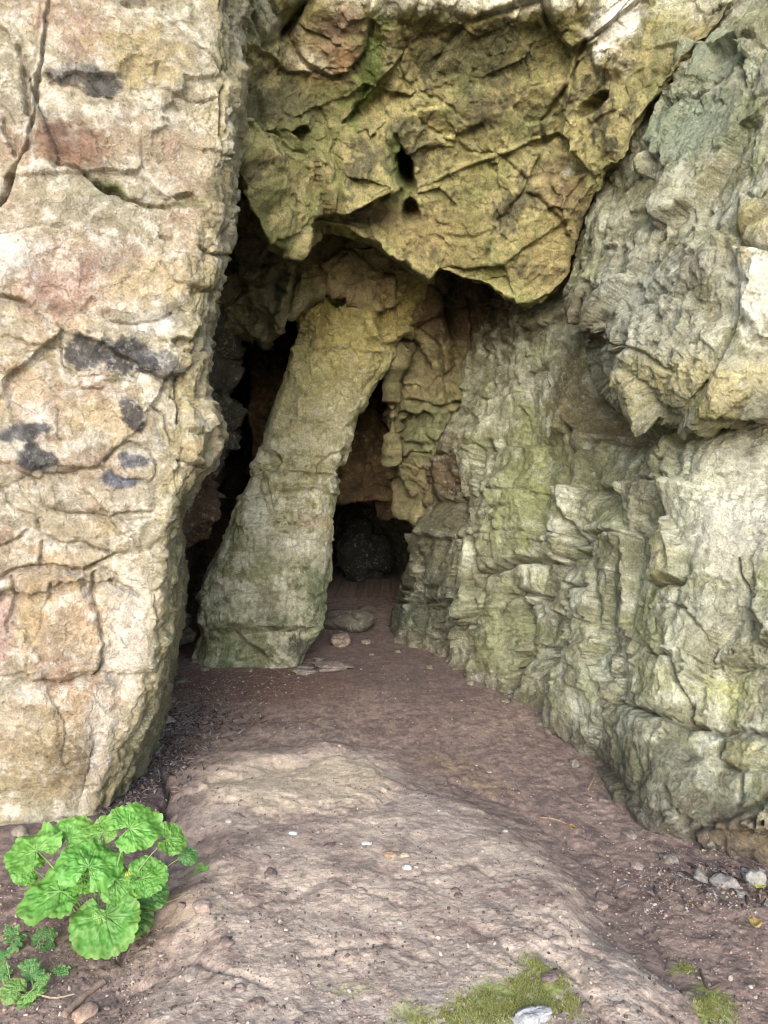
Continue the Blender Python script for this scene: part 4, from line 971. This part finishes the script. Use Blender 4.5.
def crumbs():
    r = np.random.default_rng(5)
    def fn(r):
        u = r.random()
        if u < .45: return r.uniform(110, 768), r.uniform(780, 1030)
        if u < .60: return r.normal(690, 60), r.normal(885, 22) + 0
        if u < .75: return r.uniform(165, 300), r.normal(682, 12)
        if u < .9: return r.uniform(160, 560), r.uniform(660, 800)
        return r.uniform(0, 150), r.uniform(880, 1030)
    N = 9000
    P = px_points(N, fn, r)
    Vb, Fa, Rm, r = scatter('', P, 0, 0, ICO[1], None, 6)
    s = np.abs(r.normal(0, .0022, N)) + .0012 + (r.random(N) < .04) * .004
    V = np.einsum('nij,vj->nvi', Rm, Vb * np.array([1, .75, .6])) * s[:, None, None]
    V = V * (1 + .25 * r.normal(size=(N, len(Vb), 1)))
    V = V + P[:, None, :] + np.array([0, 0, .001])
    Fx = (Fa[None] + (np.arange(N) * len(Vb))[:, None, None]).reshape(-1, 3)
    pc = np.array([pal(206, 190, 172), pal(160, 138, 124), pal(120, 100, 92), pal(96, 80, 74), pal(186, 160, 140)])
    c = pc[r.choice(5, N, p=[.10, .32, .34, .08, .16])]
    return build_merged('gravel', V.reshape(-1, 3), Fx, np.repeat(c, len(Vb), 0), M_STONE)
tag(crumbs(), 'fine stone grit and soil crumbs over the trodden floor', 'gravel', kind='stuff')
def litter():
    r = np.random.default_rng(15)
    def fn(r):
        u = r.random()
        if u < .8:
            t = r.random(); return 100 + 95 * t + r.normal(0, 18) + 10, 798 - 86 * t + r.normal(0, 14)
        if u < .9: return r.normal(215, 30), r.normal(715, 8)
        return r.normal(720, 40), r.normal(882, 12)
    N = 2600
    P = px_points(N, fn, r)
    # bent chip: a 4 x 2 strip
    base = np.array([[x, y, .16 * (1 - x * x)] for x in (-1, -.33, .33, 1) for y in (-1, 1)], np.float32)
    base[[0, 1, 6, 7], 1] *= .45
    Fa = np.array([[0, 2, 3, 1], [2, 4, 5, 3], [4, 6, 7, 5]])
    _, _, Rm, r = scatter('', P, 0, 0, (base, Fa), None, 16)
    an = r.uniform(0, 6.28, N); t1 = r.normal(0, .45, N)
    L_ = r.uniform(.006, .026, N); W_ = r.uniform(.0015, .006, N)
    X = base[None, :, 0] * L_[:, None]; Y = base[None, :, 1] * W_[:, None]; Z = base[None, :, 2] * L_[:, None] * r.normal(.4, 1, N)[:, None]
    X2 = X * np.cos(t1)[:, None] - Z * np.sin(t1)[:, None]; Z2 = X * np.sin(t1)[:, None] + Z * np.cos(t1)[:, None] + .004 + Y * r.normal(0, .5, N)[:, None]
    V = np.stack([X2 * np.cos(an)[:, None] - Y * np.sin(an)[:, None], X2 * np.sin(an)[:, None] + Y * np.cos(an)[:, None], Z2], -1) + P[:, None, :]
    Fx = (Fa[None] + (np.arange(N) * 8)[:, None, None]).reshape(-1, 4)
    pc = np.array([pal(158, 150, 148), pal(122, 108, 104), pal(84, 72, 68), pal(64, 54, 50), pal(142, 118, 98)])
    c = pc[r.choice(5, N, p=[.16, .28, .24, .12, .20])]
    o = build_merged('leaf_litter', V.reshape(-1, 3), Fx, np.repeat(c, 8, 0), M_STONE)
    m = o.modifiers.new('thickness', 'SOLIDIFY'); m.thickness = .0008
    return o
tag(litter(), 'drift of grey and brown dead leaf scraps and bark chips beside the buttress foot', 'leaf litter', kind='stuff')
M_LEAF = bpy.data.materials.new('leaf_green'); M_LEAF.use_nodes = True
def leaf_mat(m, trans=.3, rough=.45):
    nt = m.node_tree; nd = nt.nodes; L = nt.links; b = nd['Principled BSDF']
    a = nd.new('ShaderNodeAttribute'); a.attribute_name = 'rock_colour'
    b.inputs['Roughness'].default_value = rough; b.inputs['Specular IOR Level'].default_value = .35
    L.new(a.outputs[0], b.inputs['Base Color'])
    tc = nd.new('ShaderNodeTexCoord'); n = nd.new('ShaderNodeTexNoise'); n.inputs['Scale'].default_value = 260; n.inputs['Detail'].default_value = 3
    L.new(tc.outputs['Object'], n.inputs['Vector']); bp = nd.new('ShaderNodeBump'); bp.inputs['Distance'].default_value = .0015; bp.inputs['Strength'].default_value = .6
    L.new(n.outputs[0], bp.inputs['Height']); L.new(bp.outputs[0], b.inputs['Normal'])
    t = nd.new('ShaderNodeBsdfTranslucent'); L.new(a.outputs[0], t.inputs[0]); ms = nd.new('ShaderNodeMixShader'); ms.inputs[0].default_value = trans
    L.new(b.outputs[0], ms.inputs[1]); L.new(t.outputs[0], ms.inputs[2]); L.new(ms.outputs[0], nd['Material Output'].inputs[0])
leaf_mat(M_LEAF)
M_MOSS = bpy.data.materials.new('moss_green'); M_MOSS.use_nodes = True; leaf_mat(M_MOSS, .25, .8)
def moss():
    r = np.random.default_rng(25); regs = [(505, 1000, 50, 20, -14), (545, 972, 24, 7, 35), (712, 1008, 20, 14, 40), (685, 968, 11, 5, 20), (560, 1005, 22, 14, 20), (430, 1016, 22, 7, 0)]
    wts = np.array([.5, .1, .16, .04, .12, .08])
    def fn(r):
        cx, cy, rx, ry, ro = regs[r.choice(6, p=wts / wts.sum())]; a = math.radians(ro); u, v = r.normal(0, .5) * rx, r.normal(0, .5) * ry
        return cx + u * math.cos(a) - v * math.sin(a), cy + u * math.sin(a) + v * math.cos(a)
    P = px_points(15000, fn, r)
    nz = fbm(P.astype(np.float32), .05, 4, 44, .6); P = P[nz > -.06]; N = len(P)
    base = np.array([[-.5, 0, 0], [.5, 0, 0], [0, 0, 1], [0, -.5, 0], [0, .5, 0], [.05, 0, 1]], np.float32); Fa = np.array([[0, 1, 2], [3, 4, 5]])
    an = r.uniform(0, 6.28, N); hgt = r.uniform(.004, .010, N); wd = r.uniform(.0018, .0035, N); ln = r.normal(0, .5, (N, 2))
    X = base[None, :, 0] * wd[:, None]; Y = base[None, :, 1] * wd[:, None]; Z = base[None, :, 2] * hgt[:, None]
    V = np.stack([X * np.cos(an)[:, None] - Y * np.sin(an)[:, None] + Z * ln[:, :1], X * np.sin(an)[:, None] + Y * np.cos(an)[:, None] + Z * ln[:, 1:], Z - .001], -1) + P[:, None, :]
    Fx = (Fa[None] + (np.arange(N) * 6)[:, None, None]).reshape(-1, 3)
    pc = np.array([pal(184, 184, 104), pal(156, 160, 80), pal(122, 130, 64), pal(196, 190, 134)]); c = pc[r.choice(4, N, p=[.3, .35, .2, .15])]
    return build_merged('moss', V.reshape(-1, 3), Fx, np.repeat(c, 6, 0), M_MOSS)
tag(moss(), 'yellow green moss on the ledges at the front of the worn hump', 'moss', kind='stuff')

# ------------------------------------------------------------------ tubes, twigs, leaves
def tube(name, pts, radii, col, mat, parent=None, seg=8, rough=0.0, seed=1):
    pts = [Vector(p_) for p_ in pts]
    V = []; Fc = []; rr = random.Random(seed)
    for i, p_ in enumerate(pts):
        d = (pts[min(i + 1, len(pts) - 1)] - pts[max(i - 1, 0)]).normalized()
        a = d.cross(Vector((0, 0, 1)) if abs(d.z) < .9 else Vector((1, 0, 0))).normalized(); b = d.cross(a)
        for k in range(seg):
            t = 2 * math.pi * k / seg; q = radii[i] * (1 + rough * rr.uniform(-1, 1))
            V.append(p_ + a * math.cos(t) * q + b * math.sin(t) * q)
    for i in range(len(pts) - 1):
        for k in range(seg):
            Fc.append((i * seg + k, i * seg + (k + 1) % seg, (i + 1) * seg + (k + 1) % seg, (i + 1) * seg + k))
    Fc.append(tuple(range(seg))[::-1]); Fc.append(tuple((len(pts) - 1) * seg + k for k in range(seg)))
    V = np.array([v[:] for v in V])
    return attr_mesh(name, V, Fc, np.tile(col, (len(V), 1)), mat, True, parent)
def bez(a, b, c, n=10):
    a, b, c = map(np.array, (a, b, c)); t = np.linspace(0, 1, n)[:, None]
    return (1 - t) ** 2 * a + 2 * t * (1 - t) * b + t ** 2 * c
def leaf_mesh(name, attach, tip, normal, size, seed, parent, col=(116, 182, 66), lobes=0.0, teeth=27, width=1.0, cup=.12, mat=None, col2=(170, 220, 120)):
    """rounded heart-shaped blade with a scalloped edge, puckered between palmate veins"""
    rr = random.Random(seed); nr, na = 26, 180
    n = Vector(normal).normalized(); t = Vector(tip); t = (t - n * t.dot(n)).normalized(); s = n.cross(t)
    V = np.zeros((nr, na, 3)); colr = np.zeros((nr, na, 3))
    A_ = np.radians(np.linspace(-160, 160, na)); rho = np.linspace(0.0, 1, nr)
    Rg, Ag = np.meshgrid(rho, A_, indexing='ij')
    env = .66 + .22 * np.cos(Ag) + .10 * np.exp(-((np.abs(Ag) - 2.1) / .6) ** 2)
    saw = np.abs(np.sin(Ag * teeth / 2 + rr.random() * 3)) ** .6
    env = env * (1 + (saw - .6) * .065 * Rg ** 8) * (1 - lobes * (1 - np.abs(np.cos(Ag * 2.5)) ** .7) * Rg)
    env *= 1 + .04 * np.sin(Ag * 2 + rr.random() * 6) + .025 * np.sin(Ag * 3 + rr.random() * 6)
    env *= size
    U = Rg * env * np.cos(Ag); W = Rg * env * np.sin(Ag) * width
    va = np.radians(np.array([-140, -100, -66, -34, 0, 34, 66, 100, 140])) + np.array([rr.uniform(-.05, .05) for _ in range(9)])
    dv = np.min(np.abs(Ag[..., None] - va), -1) * Rg * 1.0
    # side veins fork off the main ones
    br = np.abs(((Rg * 5.5 - 3.2 * np.min(np.abs(Ag[..., None] - va), -1)) % 1) - .5) * .18
    vein = np.exp(-(dv / .018) ** 2) * (1.15 - Rg); vein2 = np.exp(-((.09 - br) / .018) ** 2) * sstep(.1, .25, Rg)
    Pn = np.stack([U / size * 4 + seed, W / size * 4, U * 0], -1).reshape(-1, 3).astype(np.float32)
    puck = fbm(Pn, .62, 4, seed % 90, .5).reshape(U.shape); bign = fbm(Pn, 2.4, 2, seed % 90 + 7).reshape(U.shape)
    Z = size * (.085 * puck * sstep(0, .3, Rg) - .026 * vein - .008 * vein2 + .24 * bign * Rg ** 1.5 + cup * (Rg ** 2) * rr.uniform(-1.4, .9) + .05 * Rg ** 5 * np.sin(Ag * 7 + rr.random() * 6) - .10 * Rg ** 2 * np.cos(Ag) ** 2)
    at_ = np.array(attach)
    V = at_ + U[..., None] * np.array(t) + W[..., None] * np.array(s) + Z[..., None] * np.array(n)
    vary = rr.uniform(.62, 1.0); c1, c2 = pal(*col) * .92 * vary * np.array([rr.uniform(.85, 1.15), 1, 1]), pal(*col2) * .88 * vary
    q = np.clip(.6 * vein + .14 * vein2 + .5 * puck + .22 * bign + .15, 0, 1)[..., None]
    tone = 1 + .22 * bign[..., None]
    colr = (c1 * (1 - q) + c2 * q) * tone
    # yellowed rims and a few brown nibbled spots
    ag = rr.random()
    rim = sstep(.75, 1.0, Rg + .35 * puck) * ag * .5; colr = colr * (1 - rim[..., None]) + pal(170, 176, 88) * rim[..., None] * .8
    sp = fbm(Pn + 31, .5, 3, seed % 90 + 11).reshape(U.shape); sp = sstep(.42, .5, sp) * .8
    colr = colr * (1 - sp[..., None]) + pal(120, 110, 60) * sp[..., None]
    idx = np.arange(nr * na).reshape(nr, na); Fc = np.stack([idx[:-1, :-1], idx[1:, :-1], idx[1:, 1:], idx[:-1, 1:]], -1).reshape(-1, 4)
    o = build_merged(name, V.reshape(-1, 3), Fc, colr.reshape(-1, 3), mat or M_LEAF)
    o.data.polygons.foreach_set('use_smooth', np.ones(len(o.data.polygons), bool)); o.parent = parent
    return o
def empty(name, loc):
    o = bpy.data.objects.new(name, None); C.objects.link(o); o.location = tuple(loc); return o
def plant(name, base_px, leaves, seed, stemcol=(150, 178, 110), D0=None):
    b = gpx(*base_px); root = empty(name, b); rr = random.Random(seed)
    d0 = b[1] if D0 is None else D0
    right, up, fw = Vector((1, 0, 0)), Vector((0, sp_, cp)), Vector((0, cp, -sp_))
    for i, L_ in enumerate(leaves):
        cx, cy, r, dep, tipang = L_[:5]; kw = L_[5] if len(L_) > 5 else {}
        d = d0 + dep
        c = Vector(at(cx, cy, d)); size = r * d / F * 1.45
        ta = math.radians(tipang); tipv = right * math.cos(ta) + up * math.sin(ta)
        toc = (Vector((0, 0, CAMZ)) - c).normalized()
        nrm = (toc * .8 + Vector((0, 0, .55)) + Vector((rr.uniform(-.5, .5), rr.uniform(-.3, .3), rr.uniform(-.2, .45)))).normalized()
        tp = (tipv - nrm * tipv.dot(nrm)).normalized()
        attach = c - tp * size * .28
        g = max(attach.z, float(gz(attach.x, attach.y)) + .006); attach.z = g
        lf = leaf_mesh('leaf', attach - Vector(b), tp, nrm, size, seed * 31 + i, root, **kw)
        st0 = Vector((rr.uniform(-.012, .012), rr.uniform(-.012, .012), -.006)); e = attach - Vector(b)
        mid = st0 * .5 + e * .5 + Vector((0, 0, .35 * (e - st0).length * .5)) - tp * .01
        P_ = bez(st0, mid, e - nrm * .001, 12)
        tube('stem', P_, list(np.linspace(.0034, .0020, 12) * (r / 28) ** .6), pal(*stemcol), M_LEAF, root, 7)
    return root
# (x, y, radius in view, depth step, tip direction)
LV = [(72, 831, 22, .10, 80), (105, 826, 15, .09, 95), (155, 893, 18, .05, -20, dict(col=(96, 160, 80))), (133, 921, 22, .03, -60, dict(col=(84, 148, 66))), (24, 866, 17, .05, 170),
      (30, 846, 27, .04, 130), (140, 824, 28, .02, 45), (173, 839, 17, .04, 20), (190, 856, 10, .05, -30, dict(col=(92, 160, 86))), (150, 877, 21, .00, 10),
      (92, 856, 32, -.02, 75), (76, 880, 19, -.03, -150), (120, 884, 20, -.03, -50, dict(cup=.3)), (47, 893, 34, -.06, -160), (108, 928, 34, -.10, -75), (87, 967, 19, -.03, -80, dict(col=(88, 156, 92))), (100, 914, 8, -.13, 80, dict(col=(150, 200, 100)))]
pl_ = plant('leafy_plant', (100, 948), LV, 3)
tag(pl_, 'bright green leafy plant with round scalloped leaves at the foot of the buttress', 'plant')
c = at(128, 876, 2.02); bb = pl_.location
for k in range(5):
    t = k * 1.257; o = tube('flower_bud', bez(Vector(c) - bb + Vector((math.cos(t) * .004, math.sin(t) * .004, 0)), Vector(c) - bb + Vector((math.cos(t) * .007, math.sin(t) * .007, .006)), Vector(c) - bb + Vector((math.cos(t) * .004, math.sin(t) * .004, .012)), 5), [.001, .003, .0034, .0025, .0008], pal(196, 200, 80), M_LEAF, pl_, 6)
fern = dict(lobes=.5, teeth=11, col=(104, 160, 84), col2=(140, 184, 110))
pale = dict(col=(130, 178, 84), col2=(160, 196, 110), teeth=7)
t1 = plant('seedling', (14, 952), [(10, 931, 9, .03, 110, fern), (20, 938, 8, .02, 40, fern), (14, 945, 7, 0, 160, fern), (8, 940, 6, .01, 180, fern)], 11)
tag(t1, 'small seedling with lobed leaflets left of the leafy plant at the picture edge', 'plant')
t2 = plant('seedling', (40, 948), [(44, 930, 7, .03, 80, fern), (52, 934, 7, .02, 20, fern), (36, 938, 7, .01, 150, fern), (50, 944, 7, 0, -30, fern), (45, 950, 6, -.01, -80, fern)], 12)
tag(t2, 'small feathery seedling with lobed leaflets right under the leafy plant', 'plant')
t3 = plant('seedling', (32, 985), [(32, 962, 9, .03, 90, fern), (28, 974, 9, .02, 150, fern), (38, 972, 8, .01, 20, fern), (24, 966, 7, .03, 170, fern)], 13)
tag(t3, 'upright seedling with three lobed leaflets near the lower left corner', 'plant')
t4 = plant('seedling', (8, 985), [(3, 954, 9, .03, 120, fern), (5, 972, 9, .02, 60, fern), (2, 968, 7, .02, 180, fern)], 14)
tag(t4, 'seedling with pale lobed leaflets cut by the left picture edge', 'plant')
t5 = plant('seedling', (24, 1000), [(12, 990, 13, .0, 170, pale), (34, 992, 13, .0, 60, dict(pale, width=.55)), (42, 980, 10, .01, 75, dict(pale, width=.6)), (24, 1004, 11, -.02, -130, dict(pale, width=.6))], 15)
tag(t5, 'yellow green seedling with smooth narrow leaves in the lower left corner', 'plant')
t6 = plant('seedling', (200, 872), [(201, 866, 4, .01, 90, pale), (206, 872, 4, .0, 10, pale), (197, 873, 4, .0, 200, pale)], 16)
tag(t6, 'tiny green sprout on the bare soil right of the leafy plant', 'plant')
t7 = plant('seedling', (142, 932), [(150, 920, 6, .02, 60, fern), (146, 926, 6, .01, 10, fern), (140, 938, 6, -.01, -60, fern), (148, 912, 6, .02, 80, fern)], 17)
tag(t7, 'low seedling with feathery leaflets tucked under the right side of the leafy plant', 'plant')
t8 = plant('seedling', (62, 975), [(66, 970, 6, .01, 60, fern), (56, 972, 6, .01, 150, fern), (63, 980, 6, 0, -80, fern)], 18)
tag(t8, 'small seedling between the leafy plant and the broken stick', 'plant')

M_WOOD = rock_mat('dead_wood', .7, .4, specks=.5, vein=(.5, .42, .34), veinamt=.3, sc=2.0, crack=0)
def twig(name, pxs, r0, r1, col, label, lift=.006, rough=.15, seed=1, seg=8, parent=None):
    P_ = []
    for x_, y_ in pxs: q = gpx(x_, y_); P_.append((q[0], q[1], q[2] + lift))
    P_ = np.array(P_); P_ = cr_resample(P_, 16, 0)
    b = P_[0].copy(); o = tube(name, P_ - b, list(np.linspace(r0, r1, 16)), pal(*col), M_WOOD, None, seg, rough, seed); o.location = tuple(b)
    if label: tag(o, label, 'twig')
    return o
twig('stick', [(64, 1018), (78, 1004), (92, 992), (105, 983)], .011, .008, (162, 138, 118), 'broken brown stick lying below the leafy plant', .006, .18, 3)['category'] = 'stick'
twig('twig', [(40, 997), (55, 1000), (75, 996)], .0025, .002, (190, 168, 140), 'thin pale twig left of the broken stick')
twig('twig', [(588, 792), (592, 784), (596, 776)], .004, .003, (176, 148, 110), 'short tan twig leaning at the foot of the right wall', .012)
twig('twig', [(540, 819), (552, 820), (564, 824), (572, 830)], .003, .002, (190, 156, 118), 'thin curved twig on the path right of the worn hump')
twig('twig', [(700, 972), (708, 990), (720, 985)], .004, .003, (120, 96, 84), 'dark twig lying right of the moss near the bottom right')
twig('twig', [(165, 905), (178, 900), (186, 896)], .002, .0015, (180, 160, 140), 'fine straw coloured twig beside the leafy plant')
twig('twig', [(668, 838), (664, 830), (668, 820)], .003, .002, (170, 160, 140), 'pale twig propped on the lower right wall', .03)
def dry_leaf(pxy, size, ang, col, label, w=.5, seed=1, curl=.5, lift=.008):
    b = gpx(*pxy); root = empty('dead_leaf', (b[0], b[1], b[2] + lift)); tag(root, label, 'dead leaf')
    nu, nv = 17, 11; u = np.linspace(0, 1, nu)[:, None]; v = np.linspace(-1, 1, nv)[None]
    wd = w * size * np.sin(np.pi * u ** .8) ** .8 * .5
    X = (u - .5) * size + 0 * v; Y = wd * v; Z = curl * (np.abs(v) ** 1.6) * wd + curl * .5 * size * (u - .5) ** 2 + .05 * size * np.sin(9 * u + 3 * v + seed)
    a = math.radians(ang); V = np.stack([X * math.cos(a) - Y * math.sin(a), X * math.sin(a) + Y * math.cos(a), Z], -1)
    cc = pal(*col) * (1 - .3 * np.exp(-(v / .12) ** 2) + .15 * np.sin(13 * u))[..., None]
    idx = np.arange(nu * nv).reshape(nu, nv); Fc = np.stack([idx[:-1, :-1], idx[1:, :-1], idx[1:, 1:], idx[:-1, 1:]], -1).reshape(-1, 4)
    o = build_merged('blade', V.reshape(-1, 3), Fc, cc.reshape(-1, 3), M_LEAF); o.data.polygons.foreach_set('use_smooth', np.ones(len(o.data.polygons), bool)); o.parent = root
    e0 = np.array([-size * .5 * math.cos(a), -size * .5 * math.sin(a), curl * .12 * size]); e1 = e0 * 1.9; e1[2] = -.002
    tube('stalk', bez(e0, (e0 + e1) / 2 + np.array([.003, 0, .004]), e1, 6), [.001] * 6, pal(130, 100, 70), M_LEAF, root, 5)
dry_leaf((754, 925), .062, 80, (206, 176, 110), 'golden dead leaf with a long stalk at the right picture edge', .62, 1, .5)
dry_leaf((761, 889), .045, 20, (188, 190, 96), 'yellow green fallen leaf by the pale stone under the right wall', .6, 2, .4)
dry_leaf((573, 829), .036, -40, (180, 142, 84), 'small curled tan leaf at the end of the curved twig', .5, 3, .6)
dry_leaf((690, 905), .03, 30, (150, 116, 90), 'brown dead leaf on the path below the red boulder', .5, 4, .6)
dry_leaf((612, 863), .026, 70, (186, 160, 120), 'pale dead leaf scrap against the lower wall base', .4, 5, .6)

for k, (x_, y_, q, cc) in enumerate([(172, 702, .05, (150, 142, 120)), (165, 722, .07, (164, 158, 140)), (150, 752, .05, (170, 160, 140)), (128, 775, .045, (176, 168, 150)), (118, 792, .04, (150, 140, 124)), (182, 682, .06, (120, 116, 96)), (205, 670, .05, (126, 124, 100)), (250, 671, .04, (130, 124, 104)),
                                     (318, 660, .07, (136, 126, 110)), (372, 655, .05, (120, 108, 96)), (398, 652, .06, (110, 106, 90)), (430, 668, .05, (116, 110, 92)), (470, 684, .045, (126, 120, 100)), (505, 702, .05, (130, 124, 104)), (548, 732, .045, (130, 120, 104)), (575, 765, .05, (134, 124, 110)),
                                     (602, 800, .04, (126, 114, 104)), (630, 836, .045, (140, 128, 116)), (668, 862, .05, (146, 134, 122)), (700, 878, .045, (150, 140, 130)), (725, 886, .06, (156, 148, 138)), (742, 896, .035, (164, 156, 146)), (60, 822, .04, (176, 164, 144)), (20, 834, .05, (160, 146, 128))]):
    p = gpx(x_, y_)
    tag(rock_obj('stone', p, (q * R.uniform(.9, 1.5), q, q * R.uniform(.5, .8)), cc, 60 + k, sub=3, rough=.6, rot=R.uniform(0, 180), sink=.3), 'small broken stone lying where the rock wall meets the floor', 'stone', 'broken stones along the foot of the walls')

for k in range(22):
    x_, y_ = R.uniform(150, 640), R.uniform(760, 1015)
    if 205 < x_ < 395 and y_ < 815: y_ += 70
    p = gpx(x_, y_); q = R.uniform(.022, .05)
    tag(rock_obj('stone', p, (q * R.uniform(1, 1.5), q, q * .6), R.choice([(170, 148, 134), (150, 128, 116), (186, 166, 150), (136, 116, 106)]), 100 + k, sub=3, rough=.5, rot=R.uniform(0, 180), sink=.55), 'half buried brown stone set in the earth of the worn hump', 'stone', 'half buried stones in the trodden floor')
# ================================================================== LIGHT AND CAMERA
sc = bpy.context.scene
w = bpy.data.worlds.new('World'); sc.world = w; w.use_nodes = True
nt = w.node_tree; sky = nt.nodes.new('ShaderNodeTexSky'); sky.sky_type = 'NISHITA'; sky.sun_disc = False
AZ, EL = math.radians(186), math.radians(24)     # sun behind the camera, a little to the left; bearings from +Y clockwise
sky.sun_elevation = EL; sky.sun_rotation = AZ
sky.air_density = 1.0; sky.dust_density = 1.0; sky.ozone_density = 1.0
nt.links.new(sky.outputs[0], nt.nodes['Background'].inputs[0]); nt.nodes['Background'].inputs[1].default_value = 0.15
sl = bpy.data.lights.new('sun', 'SUN'); sl.energy = 1.5; sl.angle = math.radians(45); sl.color = (1, .985, .985)
so = bpy.data.objects.new('sun', sl); C.objects.link(so)
dirv = Vector((math.sin(AZ) * math.cos(EL), math.cos(AZ) * math.cos(EL), math.sin(EL)))
so.rotation_euler = dirv.to_track_quat('Z', 'Y').to_euler()
cam = bpy.data.cameras.new('camera'); co = bpy.data.objects.new('camera', cam); C.objects.link(co)
co.location = (0, 0, CAMZ); co.rotation_euler = (math.radians(90) - PITCH, 0, 0)
cam.sensor_fit = 'VERTICAL'; cam.sensor_height = 36; cam.lens = F / 1024 * 36; cam.clip_end = 2000; cam.clip_start = .05
sc.camera = co
sc.view_settings.view_transform = 'Standard'; sc.view_settings.look = 'None'; sc.view_settings.gamma = 1
sc.view_settings.exposure = 1.95
sc.cycles.pixel_filter_type = 'BLACKMAN_HARRIS'; sc.cycles.filter_width = 1.05
sc.cycles.max_bounces = 8; sc.cycles.diffuse_bounces = 6
sc.cycles.use_denoising = True
sc.cycles.use_adaptive_sampling = True; sc.cycles.adaptive_threshold = 0.03
